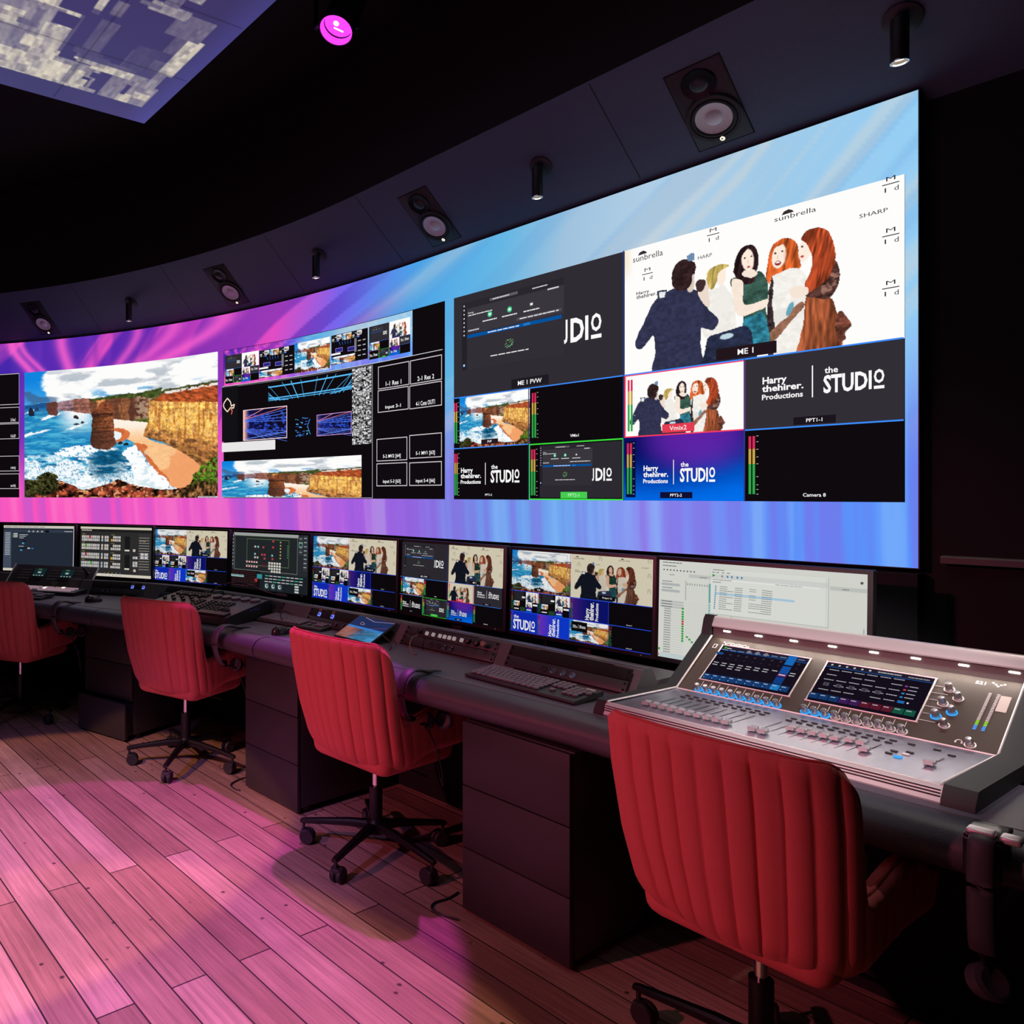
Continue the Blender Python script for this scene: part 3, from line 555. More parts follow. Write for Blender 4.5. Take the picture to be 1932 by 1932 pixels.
def ui_nodes(c):
    c.rect(0, 0, 1, 1, (44, 48, 52)); c.rect(.02, .0, .88, .05, (170, 174, 170)); c.rect(.02, .05, .875, .665, (38, 42, 45)); c.frame(.03, .05, .872, .67, .006, (150, 156, 150))
    c.frame(.205, .10, .765, .575, .006, (110, 150, 90)); c.rect(0, .0, .02, .66, (60, 64, 68))
    for k in range(9): c.rect(.006, .05+.065*k, .014, .07+.065*k, (214, 214, 214))
    nd = [(.56, .13, 0), (.32, .24, 1), (.36, .24, 2), (.43, .245, 0), (.56, .235, 0), (.32, .37, 2), (.415, .375, 0), (.45, .375, 0), (.55, .38, 2), (.32, .43, 1), (.355, .43, 1), (.45, .44, 0), (.555, .44, 0)]
    for (u, v, k) in nd: c.rect(u-.011, v-.016, u+.011, v+.016, ((230, 70, 90), (236, 226, 214), (150, 220, 220))[k]); c.rect(u-.004, v-.006, u+.004, v+.006, (60, 60, 64))
    for k in range(6): c.rect(.65, .13+.055*k, .665, .155+.055*k, (206, 190, 120)); c.rect(.745, .19+.04*k, .755, .205+.04*k, (90, 190, 140))
    for r_ in range(2):
        for k in range(5): c.rect(.20+.034*k, .50+.08*r_, .222+.034*k, .53+.08*r_, (232, 170, 176)); c.rect(.206+.034*k, .51+.08*r_, .216+.034*k, .522+.08*r_, (250, 235, 235))
    for r_ in range(4):
        for k in range(5):
            if r_ < 3 or k: c.rect(.505+.034*k, .495+.048*r_, .53+.034*k, .53+.048*r_, (226, 222, 214))
    for k in range(26): c.rect(.41+.0028*k, .52+.012*(k % 6), .415+.0028*k, .545+.012*(k % 6), (90, 30, 44))
    c.rect(.89, .03, .94, .34, (58, 64, 68)); c.rect(.95, .0, 1, .60, (56, 60, 66))
    for k in range(8): c.dashes(.955, .05+.07*k, .99, .012, (200, 210, 214), k)
    c.frame(.893, .12, .94, .20, .008, (120, 190, 170))
    for k in range(4): c.dashes(.90, .06+.075*k, .935, .010, (190, 190, 190), k)
    c.rect(0, .675, .40, 1, (22, 18, 20)); c.rect(.40, .70, 1, 1, (30, 36, 42)); c.rect(0, .76, .18, .80, (150, 200, 200)); c.rect(.36, .72, .43, .80, (60, 150, 160)); c.rect(.33, .80, .365, .86, (190, 60, 60))
    for r_ in range(3):
        for k in range(9):
            c.dashes(.47+.055*k, .735+.05*r_, .515+.055*k, .016, (214, 216, 214) if (k+r_) % 4 else (80, 200, 150), k+r_*9)
    for k in range(3): c.rect(.47+.085*k, .86, .53+.085*k, .97, (54, 66, 72)); c.disc(.50+.085*k, .91, .036, (200, 226, 220)); c.disc(.505+.085*k, .905, .022, (70, 96, 100))
    for k in range(3): c.rect(.86, .86+.045*k, .91, .89+.045*k, (210, 214, 214))
    for k in range(8): c.dashes(.02, .70+.035*k, .36, .010, (80, 40, 46), k)
def ui_routing(c):
    c.rect(0, 0, 1, 1, (228, 230, 222)); c.rect(0, .955, 1, 1, (206, 220, 222)); g = (176, 180, 178); d = (96, 100, 100)
    c.dashes(.02, .022, .13, .008, d, 1); c.dashes(.02, .055, .10, .008, d, 2)
    for k in range(10): c.disc(.028+.019*k, .098, .008, d)
    c.rect(.17, .125, .30, .16, (205, 208, 203)); c.rect(.85, .125, 1, .16, (205, 208, 203)); c.dashes(.06, .145, .09, .006, d, 1); c.dashes(.23, .148, .27, .006, d, 2); c.dashes(.90, .145, .93, .006, d, 3)
    for v in (.245, .310): c.dashes(.02, v-.03, .08, .007, d, 5); c.rect(.022, v-.013, .115, v+.013, (188, 192, 192)); c.disc(.022, v, .013, (188, 192, 192)); c.disc(.115, v, .013, (188, 192, 192))
    for k in range(3): c.rect(.01, .41+.027*k, .145, .43+.027*k, (200, 203, 200)); c.dashes(.018, .42+.027*k, .08, .008, d, k)
    for k in range(19):
        c.dashes(.035, .495+.0245*k, .075, .008, (120, 122, 122), k); c.rect(.03, .507+.0245*k, .145, .509+.0245*k, g)
    for k in range(14):
        v = .475+.0245*k if k else .468
        c.rect(.138, v, .150, v+.019, (52, 170, 60) if k not in (5, 6) else (200, 60, 60))
    c.rect(.155, .19, .162, .39, (196, 198, 194))
    for k in range(22): c.rect(.162+.0135*k, .20, .163+.0135*k, .80, (208, 212, 206)); c.dashes(.166+.0135*k, .225, .172+.0135*k, .02, (130, 132, 130), k)
    for k in range(16): c.rect(.162, .42+.024*k, .45, .422+.024*k, (208, 212, 206))
    c.rect(.286, .20, .296, .39, (70, 168, 166))
    for k in range(10): c.rect(.286, .40+.026*k, .296, .42+.026*k, (110, 190, 190))
    for k in range(6): c.rect(.168+.0135*k, .745+.022*k, .179+.0135*k, .763+.022*k, (56, 170, 60)); c.rect(.40+.013*k, .50+.022*k, .411+.013*k, .518+.022*k, (56, 170, 60))
    for r_ in range(2):
        for k in range(7): c.rect(.372+.0135*k, .445+.02*r_, .379+.0135*k, .453+.02*r_, (110, 112, 112))
    c.disc(.985, .075, .012, d); c.rect(.992, .46, .997, .62, (180, 184, 184)); c.rect(.012, .90, .022, .925, (56, 170, 60)); c.disc(.012, .97, .008, (190, 50, 60))
    c.rect(.300, .052, .852, .492, (196, 199, 193)); w = c.sub(.298, .045, .848, .484); w.rect(0, 0, 1, 1, (234, 236, 229)); w.rect(0, .12, 1, .225, (222, 225, 219)); w.poly([(.015, .125), (.045, .155), (.015, .19)], (48, 160, 60))
    for k, t in enumerate((.01, .05, .10, .15)): w.dashes(t, .085, t+.03, .016, d, k)
    w.dashes(.02, .03, .13, .016, d, 1)
    for k, u in enumerate((.10, .15, .19, .24, .28)): w.rect(u, .14, u+.016, .185, (90, 140, 190) if k else (150, 150, 150))
    w.rect(.02, .225, .94, .262, (244, 245, 240)); w.dashes(.02, .245, .20, .012, d, 2); w.dashes(.58, .245, .80, .012, (160, 160, 160), 2); w.dashes(.02, .30, .10, .014, d, 3)
    w.rect(.05, .525, .74, .572, (178, 214, 236))
    for k in range(12):
        v = .39+.044*k; w.rect(.045, v-.014, .058, v+.014, (96, 150, 190))
        w.dashes(.09, v, .16+.06*(k % 3 == 2), .014, (130, 132, 130), k); w.dashes(.23, v, .30, .014, (130, 132, 130), k+30)
        if k % 4 != 2: w.dashes(.36, v, .42+.06*(k > 6), .014, (150, 152, 150), k+60)
        w.dashes(.47, v, .56, .014, (130, 132, 130), k+90)
    w.frame(0, 0, 1, 1, .006, (206, 209, 203), 1.9)
# the four pictures on the video wall
def wall_p3(c, full=True):
    c.rect(0, 0, 1, 1, (14, 10, 14), 12)
    s = c.sub(.002, .003, .874, .242)
    def bg(U, V): return wall_art((U*.98-.0)*1.0, V)
    s.grad(0, 0, 1, 1, bg, 90, 16)
    def thumb_mv(q): multiview_main(q, .09, False)
    multiview_main(c.sub(.008, .038, .178, .227), .10, False)
    for (a, b, d, e) in ((.183, .044, .355, .222), (.529, .038, .692, .212)):
        t = c.sub(a, b, d, e); t.rect(0, 0, 1, 1, (16, 12, 18)); 
        for k in range(3): mini(t.sub(.02+.28*k, .02, .28+.28*k, .24)) if k != 1 else t.image(.30, .02, .56, .24, landscape, 12, 8)
        t.rect(.64, .26, .70, .70, (120, 120, 124)); t.image(0, .74, .66, 1, landscape, 30, 10); t.rect(0, .62, .26, .68, W_)
        for k in range(5): t.line(.22+.08*k, .27, .26+.07*k, .38, .012, (60, 130, 240))
        for (p, q) in ((.12, .46), (.46, .50)): t.frame(p, q, p+.2, q+.14, .02, (150, 120, 230)); t.rect(p+.02, q+.04, p+.18, q+.09, (30, 50, 150))
        for i in range(2):
            for j in range(4): t.dashes(.74+.13*i, .36+.16*j, .82+.13*i, .03, (200, 200, 200), i+j)
    c.image(.359, .041, .524, .226, landscape, 60, 34); multiview_main(c.sub(.699, .038, .872, .222), .10, False)
    c.text('Screen 1', .468, .214, .532, .236, W_, .01)
    w = .0035; ln = (205, 205, 210)
    c.rect(.002, .245, 1, .245+w, ln); c.rect(.002, .254, .716, .254+w*.6, (150, 150, 155)); c.rect(.7155, .254, .717, .997, ln); c.rect(.002, .994, .716, .996, ln)
    # wireframe ceiling grid
    g = c.sub(.234, .268, .627, .382); cy = (90, 190, 250)
    for v, t in ((.18, .07), (.82, .06), (.93, .035)): g.line(0, v+.02, 1, v-.04, t, cy, 6)
    for a, b, t in ((.0, .16, .012), (.17, .30, .014), (.28, .37, .035), (.40, .44, .014), (.60, .56, .014), (.72, .62, .03), (.82, .67, .014), (1.0, .76, .014), (1.0, .85, .012)):
        g.line(a, 0 if a not in (0., 1.) else .1, b, 1, t*1.4, cy, 6)
    for k in range(4): g.line(0, .5+.12*k, .10+.05*k, 1, .03, cy, 6); g.line(1, .40+.14*k, .90-.05*k, 1, .03, cy, 6)
    def noisecol(U, V):
        n = vnoise(np.floor(U*11)*3.1, np.floor(V*60)*1.7, 4)*.6+vnoise(np.floor(U*18)*3.1, np.floor(V*95)*1.7, 8)*.55
        q = np.clip((n-.36)*2.3, .04, 1)[..., None]; return q*C3(236, 236, 238)
    c.grad(.628, .26, .7125, .692, noisecol, 44, 130)
    for (a, b, d, e, sd) in ((.109, .42, .326, .622, 1), (.467, .498, .6255, .626, 2)):
        t = c.sub(a, b, d, e)
        def tun(U, V, sd=sd):
            bl = (vnoise(U*26, np.floor(V*26)*3.3, sd)*(np.abs(V-.5) < .34))
            ed = sm(.16, 0, U)*(1 if sd == 1 else .3); k = sm(.45, .75, bl)*.9
            r_ = np.empty(U.shape+(3,)); r_[:] = C3(16, 12, 34); r_ = mixc(r_, k, C3(50, 90, 230)); r_ = mixc(r_, sm(.8, .0, U)*.35, C3(20, 30, 150)); return mixc(r_, ed, C3(255, 190, 170))
        t.grad(0, 0, 1, 1, tun, 60, 40)
        for k in range(5):
            t.line(.04, .30+.02*k, 1, -.02+.12*k if k else .02, .014, (90, 130, 250) if k else (250, 130, 160)); t.line(.04, .62+.02*k, 1, .78+.08*k, .012, (90, 120, 240))
        t.line(.04, .95, 1, .80, .02, (110, 150, 255)); t.line(.02, .30, .5, .0, .018, (255, 150, 150)); t.line(.04, .66, .55, 1, .012, (100, 140, 240))
        t.frame(0, 0, 1, 1, .022, (255, 225, 235) if sd == 1 else (225, 170, 250), 1.9)
    r_ = random.Random(5)
    for k in range(34):
        u = .366+.055*r_.random(); v = .505+.11*r_.random(); c.rect(u, v, u+.012*r_.random()+.003, v+.004, ((60, 120, 220), (90, 190, 220), (40, 60, 170))[k % 3])
    for a in ((.436, .517, .424, .56), (.424, .56, .438, .612), (.40, .505, .418, .513), (.385, .618, .40, .612)): c.line(*a, .004, (70, 150, 220))
    c.rect(.002, .255, .082, .62, (18, 18, 22))
    pts = [(.03+.02*math.cos(a)*(.6+.4*math.cos(2*a)), .375+.045*math.sin(a)) for a in np.linspace(.4, 5.9, 26)]+[(.05, .385), (.066, .375), (.062, .40), (.048, .395), (.055, .42), (.05, .44)]
    for p, q in zip(pts[:-1], pts[1:]): c.line(*p, *q, .008, (255, 225, 205))
    c.line(*pts[-2], *pts[-1], .008, (230, 90, 70)); c.line(*pts[-3], *pts[-2], .008, (240, 130, 100))
    c.rect(.002, .628, .27, .69, (232, 230, 230), 3)
    def land(U, V): return landscape(U, V*.62+.02)
    c.image(.002, .753, .671, .993, land, 190, 56); c.text('Screen 2', .33, .964, .398, .986, W_, .015)
    bx = [('1-1 Res 1', .743, .272, .873, .397), ('2-1 Res 2', .877, .272, 1.0, .398), ('input 3-1', .742, .403, .870, .526), ('4-1 Cons OUT1', .874, .404, 1.0, .528),
          ('5-2 MV2 [64]', .737, .670, .865, .794), ('5-1 MV1 [63]', .874, .664, 1.0, .788), ('input 5-3 [63]', .737, .805, .865, .931), ('input 5-4 [66]', .874, .808, 1.0, .931)]
    for i, (t, a, b, d, e) in enumerate(bx):
        c.rect(a, b, d, e, (15, 11, 16)); c.frame(a, b, d, e, .0042, (212, 205, 210)); n = len(t); hw = min(.0036*n, .037); m = (a+d)/2
        c.text(t, m-hw, e-.036, m+hw, e-.012, W_, .012)
def wall_art(X, V):
    """X: -0.05 left .. 1 right of the wall, V: 0 top .. 1 bottom"""
    xs = [-.3, 0, .035, .09, .15, .22, .30, .37, .45, .53, .62, .72, .85, 1.0]
    top = [(70,40,170),(74,42,172),(110,50,185),(100,46,180),(150,50,182),(200,64,190),(226,76,196),(120,100,236),(74,164,232),(100,182,228),(160,194,222),(176,206,230),(160,202,232),(150,206,244)]
    bot = [(250,90,190),(248,88,190),(250,84,190),(244,82,192),(240,86,196),(228,86,200),(200,90,216),(176,94,226),(150,104,226),(112,150,236),(110,166,240),(140,142,240),(96,142,246),(88,148,252)]
    warp = (fbm(X*5+V*.8, V*1.4, 3)-.5)
    Xt = X+warp*.05+(V-.1)*.10; Xb = X+warp*.03
    f = lambda x, t: np.stack([np.interp(x, xs, [q[k] for q in t]) for k in range(3)], -1)/255.
    st = fbm(X*26+V*14*sm(.1, .4, X)+3*np.sin(V*3.0+X*6), V*1.1, 17, 4); st2 = fbm(X*34+V*18*sm(.1, .4, X), V*1.2, 23, 3)
    A = f(Xt, top); k = (sm(.50, .66, st)*.85*sm(.47, .33, X))[..., None]; A = A*(1-k)+C3(250, 84, 196)*k
    k = (sm(.52, .40, st2)*.45*sm(.47, .33, X))[..., None]; A = A*(1-k)+C3(66, 34, 168)*k
    for x0, dx, ww, am in ((.012, .030, .006, .9), (.022, .034, .004, .8), (.066, .012, .007, .85), (.150, -.030, .006, .7), (.190, -.055, .010, .7), (.245, -.095, .016, .8)):
        k = (np.exp(-((X-(x0+dx*sm(.0, .26, V)))/ww)**2)*am*sm(.42, .26, V))[..., None]; A = A*(1-k)+C3(250, 96, 206)*k
    k = (sm(.46, .64, st)*.5*sm(.33, .47, X))[..., None]; A = A*(1-k)+C3(206, 212, 214)*k
    k = (sm(.48, .34, st2)*.22*sm(.33, .47, X))[..., None]; A = A*(1-k)+C3(96, 158, 218)*k
    vs = fbm(X*70+2*np.sin(V*2), V*.35, 29, 3)
    Bc = f(Xb, bot); k = (sm(.50, .70, vs)*.5)[..., None]; Bc = Bc*(1-k)+(C3(140, 190, 250)*sm(.3, .5, X)[..., None]+C3(255, 130, 200)*(1-sm(.3, .5, X))[..., None])*k
    k = (sm(.48, .32, vs)*.35)[..., None]; Bc = Bc*(1-k)+C3(140, 90, 214)*k
    t = sm(.42, .84, V+.05*warp)[..., None]
    return np.clip(A*(1-t)+Bc*t, 0, 1)
# ------------------------------------------------------------------ plan of the room
WT, WB = CAM_H+1.2665, CAM_H-.2335            # top and bottom of the video wall
A0 = R(-56); P0 = np.array([1.22, 3.639]); RW, S0 = 5.75, .6
def _wallcurve():
    L = []; x = P0.copy(); s = 0.
    while s > -6.6:
        L.append((s, *x)); a = A0 if s > -S0 else A0+(-s-S0)/RW
        x = x-.02*np.array([math.cos(a), math.sin(a)]); s -= .02
    L = L[::-1]; x = P0.copy(); s = 0.
    while s < 5.4:
        x = x+.02*np.array([math.cos(A0), math.sin(A0)]); s += .02; L.append((s, *x))
    return np.array(L)
WC = _wallcurve(); SL, SR = -5.4, 1.519
def wxy(s):
    s = np.asarray(s, float); return np.stack([np.interp(s, WC[:, 0], WC[:, 1]), np.interp(s, WC[:, 0], WC[:, 2])], -1)
def wtan(s): d = wxy(s+.02)-wxy(s-.02); return d/np.linalg.norm(d)
def wp(s, d, z):
    """point on the video wall at arc length s, d metres into the room, height z"""
    p = wxy(s); t = wtan(s); return (p[0]+t[1]*d, p[1]-t[0]*d, z)
def catmull(P, n=24):
    P = [np.array(p, float) for p in P]; P = [2*P[0]-P[1]]+P+[2*P[-1]-P[-2]]; out = []
    for i in range(1, len(P)-2):
        for k in range(n):
            t = k/n; a, b, c, d = P[i-1:i+3]
            out.append(.5*(2*b+(c-a)*t+(2*a-5*b+4*c-d)*t*t+(3*b-a-3*c+d)*t**3))
    out.append(P[-2]); return np.array(out)
MON = [(-1.669, 5.841, -.4137, -17.3), (-.9973, 5.3844, -.4055, -26.9), (-.4486, 5.1203, -.4139, -33.4), (.0739, 4.6622, -.4140, -43.0),
       (.5171, 4.1207, -.4107, -51.7), (.9081, 3.5986, -.4119, -56.1), (1.2825, 3.0611, -.4141, -56.3), (1.6311, 2.5110, -.4110, -56.6)]
MW, MH, MTILT = .62, .3488, R(1.85)
MP = catmull([(-3.1, 6.15), (-2.40, 6.02)]+[m[:2] for m in MON]+[(1.98, 1.99), (2.33, 1.46)])
DF = catmull([(-2.9, 5.42), (-2.2, 5.08), (-1.42, 4.66), (-.90, 4.31), (-.31, 3.83), (.08, 3.37), (.47, 2.86), (.97, 2.19), (1.28, 1.66), (1.465, 1.40)])
def arcl(P): return np.concatenate([[0], np.cumsum(np.linalg.norm(np.diff(P, axis=0), axis=1))])
class Path:
    def __init__(s, P): s.P = P; s.L = arcl(P); s.len = s.L[-1]
    def at(s, t): return np.array([np.interp(t, s.L, s.P[:, 0]), np.interp(t, s.L, s.P[:, 1])])
    def tan(s, t): d = s.at(min(t+.04, s.len))-s.at(max(t-.04, 0)); return d/np.linalg.norm(d)
    def off(s, t, d, z): p = s.at(t); g = s.tan(t); return (p[0]+g[1]*d, p[1]-g[0]*d, z)
    def near(s, x, y): return s.L[np.argmin(np.hypot(s.P[:, 0]-x, s.P[:, 1]-y))]
    def yaw(s, t): g = s.tan(t); return math.atan2(g[1], g[0])
PM = Path(MP); PD = Path(DF)
# ------------------------------------------------------------------ room shell
def plane(name, pts, m): return struct(MB().add(pts, [tuple(range(len(pts)))]).build(name, m, smooth=0))
XL, XR_, YB, YF, HC = -7.5, 4.6, -3.2, 9.0, 3.735
M_FLOOR = bpy.data.materials.new('old_timber_boards'); M_FLOOR.use_nodes = True
def floor_nodes():
    nt = M_FLOOR.node_tree; N = nt.nodes; L = nt.links; b = N['Principled BSDF']
    tc = N.new('ShaderNodeTexCoord'); mp = N.new('ShaderNodeMapping'); mp.inputs['Rotation'].default_value = (0, 0, R(56))
    L.new(tc.outputs['Object'], mp.inputs[0])
    br = N.new('ShaderNodeTexBrick'); br.offset = .37; br.offset_frequency = 2; br.squash = 1
    for k, v in (('Scale', 1.0), ('Mortar Size', .0026), ('Mortar Smooth', .15), ('Bias', 0.0), ('Brick Width', 1.9), ('Row Height', .112)): br.inputs[k].default_value = v
    br.inputs['Color1'].default_value = (0, 0, 0, 1); br.inputs['Color2'].default_value = (1, 1, 1, 1); br.inputs['Mortar'].default_value = (.5, .5, .5, 1)
    wob = N.new('ShaderNodeTexNoise'); wob.inputs['Scale'].default_value = .9; wob.inputs['Detail'].default_value = 1
    L.new(mp.outputs[0], wob.inputs['Vector'])
    wm = N.new('ShaderNodeVectorMath'); wm.operation = 'MULTIPLY_ADD'; wm.inputs[1].default_value = (.0, .02, 0); L.new(wob.outputs['Color'], wm.inputs[0]); L.new(mp.outputs[0], wm.inputs[2])
    L.new(wm.outputs[0], br.inputs['Vector'])
    ramp = N.new('ShaderNodeValToRGB'); cr = ramp.color_ramp; L.new(br.outputs['Color'], ramp.inputs[0])
    cols = [(0, (.20, .125, .085)), (.2, (.36, .245, .175)), (.4, (.27, .17, .115)), (.6, (.46, .335, .25)), (.8, (.32, .21, .145)), (1, (.40, .28, .20))]
    cr.elements[0].color = (*cols[0][1], 1); cr.elements[1].color = (*cols[-1][1], 1)
    for p, c in cols[1:-1]: e = cr.elements.new(p); e.color = (*c, 1)
    st = N.new('ShaderNodeMapping'); st.inputs['Scale'].default_value = (1.2, 34, 1); L.new(mp.outputs[0], st.inputs[0])
    gr = N.new('ShaderNodeTexNoise'); gr.inputs['Scale'].default_value = 2.2; gr.inputs['Detail'].default_value = 7; gr.inputs['Roughness'].default_value = .65; L.new(st.outputs[0], gr.inputs['Vector'])
    g2 = N.new('ShaderNodeMapRange'); g2.inputs[1].default_value = .25; g2.inputs[2].default_value = .75; g2.inputs[3].default_value = .55; g2.inputs[4].default_value = 1.3; L.new(gr.outputs['Fac'], g2.inputs[0])
    big = N.new('ShaderNodeTexNoise'); big.inputs['Scale'].default_value = 1.7; big.inputs['Detail'].default_value = 4; L.new(mp.outputs[0], big.inputs['Vector'])
    b2 = N.new('ShaderNodeMapRange'); b2.inputs[1].default_value = .3; b2.inputs[2].default_value = .7; b2.inputs[3].default_value = .62; b2.inputs[4].default_value = 1.15; L.new(big.outputs['Fac'], b2.inputs[0])
    vo = N.new('ShaderNodeTexVoronoi'); vo.inputs['Scale'].default_value = 9.5; L.new(mp.outputs[0], vo.inputs['Vector'])
    nh = N.new('ShaderNodeMapRange'); nh.inputs[1].default_value = .045; nh.inputs[2].default_value = .085; nh.inputs[3].default_value = .18; nh.inputs[4].default_value = 1; L.new(vo.outputs['Distance'], nh.inputs[0])
    m1 = N.new('ShaderNodeMath'); m1.operation = 'MULTIPLY'; L.new(g2.outputs[0], m1.inputs[0]); L.new(b2.outputs[0], m1.inputs[1])
    m2 = N.new('ShaderNodeMath'); m2.operation = 'MULTIPLY'; L.new(m1.outputs[0], m2.inputs[0]); L.new(nh.outputs[0], m2.inputs[1])
    gap = N.new('ShaderNodeMapRange'); gap.inputs[3].default_value = 1; gap.inputs[4].default_value = .06; L.new(br.outputs['Fac'], gap.inputs[0])
    m3 = N.new('ShaderNodeMath'); m3.operation = 'MULTIPLY'; L.new(m2.outputs[0], m3.inputs[0]); L.new(gap.outputs[0], m3.inputs[1])
    sc = N.new('ShaderNodeVectorMath'); sc.operation = 'SCALE'; L.new(ramp.outputs[0], sc.inputs[0]); L.new(m3.outputs[0], sc.inputs['Scale'])
    L.new(sc.outputs[0], b.inputs['Base Color']); b.inputs['Roughness'].default_value = .52
    bp = N.new('ShaderNodeBump'); bp.inputs['Strength'].default_value = .5; bp.inputs['Distance'].default_value = .004; L.new(m3.outputs[0], bp.inputs['Height']); L.new(bp.outputs[0], b.inputs['Normal'])
floor_nodes()
plane('floor', [(XL, YB, 0), (XR_, YB, 0), (XR_, YF, 0), (XL, YF, 0)], M_FLOOR)
plane('ceiling', [(XL, YB, HC), (XL, YF, HC), (XR_, YF, HC), (XR_, YB, HC)], M_VOID)
plane('wall_left', [(XL, YB, 0), (XL, YF, 0), (XL, YF, HC), (XL, YB, HC)], M_VOID)
plane('wall_right', [(XR_, YB, 0), (XR_, YB, HC), (XR_, YF, HC), (XR_, YF, 0)], M_VOID)
plane('wall_back', [(XL, YB, 0), (XL, YB, HC), (XR_, YB, HC), (XR_, YB, 0)], M_VOID)
ss = np.concatenate([np.arange(-6.4, -.6, .1), [-.6, 0., SR, 3.0, 5.2]])
w = MB(); w.grid([[wp(s, -.055, 0.0) for s in ss], [wp(s, -.055, HC) for s in ss]])
w.grid([[wp(s, -.075, 0.0) for s in ss], [wp(s, -.075, HC) for s in ss]])
struct(w.build('wall_front', M_FASCIA))
# ledge on the wall to the right of the screen
w = MB(); sl = [1.565, 2.6, 3.8, 5.1]
w.grid([[wp(s, d, z) for s in sl] for d, z in ((-.054, WB+.045), (-.018, WB+.045), (-.012, WB+.040), (-.012, WB+.022), (-.054, WB+.018))])
struct(w.build('trim_1', mat('grey_rail', (.085, .08, .075), .5)))
# plinth wall under the video wall
w = MB(); w.grid([[wp(s, -.052, .0) for s in ss if s < 1.6], [wp(s, .02, .0) for s in ss if s < 1.6], [wp(s, .02, WB-.015) for s in ss if s < 1.6], [wp(s, -.052, WB-.015) for s in ss if s < 1.6]])
struct(w.build('trim_2', M_FASCIA))
# sloping soffit over the screen and the black fascia rising to the ceiling void
HS = .305
def soff(s, k, lift=0.0):
    """k 0 at the wall edge .. 1 at the room edge; lift moves off the surface into the room"""
    D = .375
    n = math.hypot(D, HS); d = k*D+lift*HS/n; z = WT+.014+k*(HS-.014)-lift*D/n
    return wp(s, d, z)
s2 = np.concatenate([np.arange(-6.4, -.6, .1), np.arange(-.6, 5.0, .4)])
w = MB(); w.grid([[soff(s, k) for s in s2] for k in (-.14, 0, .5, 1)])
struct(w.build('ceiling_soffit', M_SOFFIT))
w = MB(); w.grid([[soff(s, 1) for s in s2], [wp(s, .375, HC-.004) for s in s2]]); w.grid([[wp(s, .36, WT+HS) for s in s2], [wp(s, .36, HC-.004) for s in s2]])
struct(w.build('ceiling_fascia', M_FASC2))
w = MB()
for s in (-3.45, -2.53, -1.52, -.71, .63):
    a = soff(s, .03, .0004); b = soff(s, .98, .0004); c_ = soff(s+.005, .98, .0004); d_ = soff(s+.005, .03, .0004); w.add([a, b, c_, d_], [(0, 1, 2, 3)])
struct(w.build('trim_3', mat('soffit_joint', (.02, .02, .023), .7)))
w = MB(); w.box((-3.0, 5.2, 3.56), (.16, 3.4, .12), .008, M=None); o = struct(w.build('ceiling_beam', M_FASCIA)); o.rotation_euler = (0, 0, 0)

# ------------------------------------------------------------------ video wall
vw = thing('video_wall', 'large curved LED video wall with pink to blue swirl artwork and four picture windows', 'LED wall', wp(SL, 0, 0)[:2]+(WB,))
VO = np.array(vw.location)
def wmap(smin, smax, z0, z1, lift):
    def f(U, V, l):
        s = smin+(smax-smin)*np.asarray(U); p = wxy(s); d = wxy(s+.02)-wxy(s-.02); d /= np.linalg.norm(d, axis=-1)[:, None]
        q = lift+l; x = p[:, 0]+d[:, 1]*q; y = p[:, 1]-d[:, 0]*q; z = z0+(z1-z0)*np.asarray(V)
        return np.stack([x-VO[0], y-VO[1], z-VO[2]], 1)
    return f
sa = np.arange(SL, SR+.001, (SR-SL)/80)
w = MB(); prof = [(-.048, WB), (.0, WB), (.0, WT), (-.048, WT)]
w.grid([[tuple(np.array(wp(s, d, z))-VO) for s in sa] for d, z in prof+prof[:1]]); n = len(sa)
w.f.append((0, n, 2*n, 3*n)); w.f.append((n-1, 4*n-1, 3*n-1, 2*n-1))
w.build('cabinet', M_BLACK, vw)
PX = [(-5.4, -180), (-4.461, 0), (-4.054, 77.6), (-3.589, 165.6), (-3.233, 233), (-2.668, 341.6), (-2.37, 400), (-1.922, 490.6), (-1.411, 599.3), (-1.034, 684.7), (-.611, 788.2), (-.208, 900), (.001, 966), (1.011, 1401), (1.52, 1735)]
cv = Canvas(Buf(), wmap(SL, SR, WT, WB, .0008))
cv.grad(.0005, .002, .9995, .998, lambda U, V: wall_art(np.interp(SL+(SR-SL)*U, [p[0] for p in PX], [p[1]/1735 for p in PX]), V), 640, 110)
cv.finish('display_artwork', M_WALLART, vw)
ZT, ZB = CAM_H+1.0105, CAM_H-.0245
def window_(name, a, b, fn, *k):
    c = Canvas(Buf(), wmap(a, b, ZT, ZB, .0022), res=.012 if a < -.5 else None); fn(c, *k); o = c.finish(name, M_SCR, vw); return o
o = window_('picture_window', -.3549, 1.4834, multiview_main, 1.0, True, True); o['label'] = 'multiview window with red and green outlined cells'
o = window_('picture_window', -2.26, -.4156, wall_p3); o['label'] = 'black routing window with thumbnails and labelled boxes'
def p2(c): c.image(0, 0, 1, 1, landscape, 400, 226); c.rect(.90, .988, .999, .998, (225, 220, 225)); c.dashes(.905, .993, .99, .004, (90, 80, 90), 3)
o = window_('picture_window', -4.22, -2.3151, p2); o['label'] = 'coast photograph with cliffs and sea stack'
def p1(c):
    c.rect(0, 0, 1, 1, (14, 10, 14), 8)
    for t, a, b, d, e in (('1-1 Res 1', .743, .002, .873, .247), ('2-1 Res 2', .6, .272, 1.0, .398), ('4-1 Cons OUT1', .6, .404, 1.0, .528), ('5-1 MV1 [63]', .6, .664, 1.0, .788), ('input 5-4 [66]', .6, .808, 1.0, .931)):
        if t[:3] == '1-1': c.frame(.6, .002, 1.0, .252, .0045, (212, 205, 210)); continue
        c.frame(a, b, d, e, .0042, (212, 205, 210)); c.text(t, .918, e-.036, .965, e-.012, W_, .012)
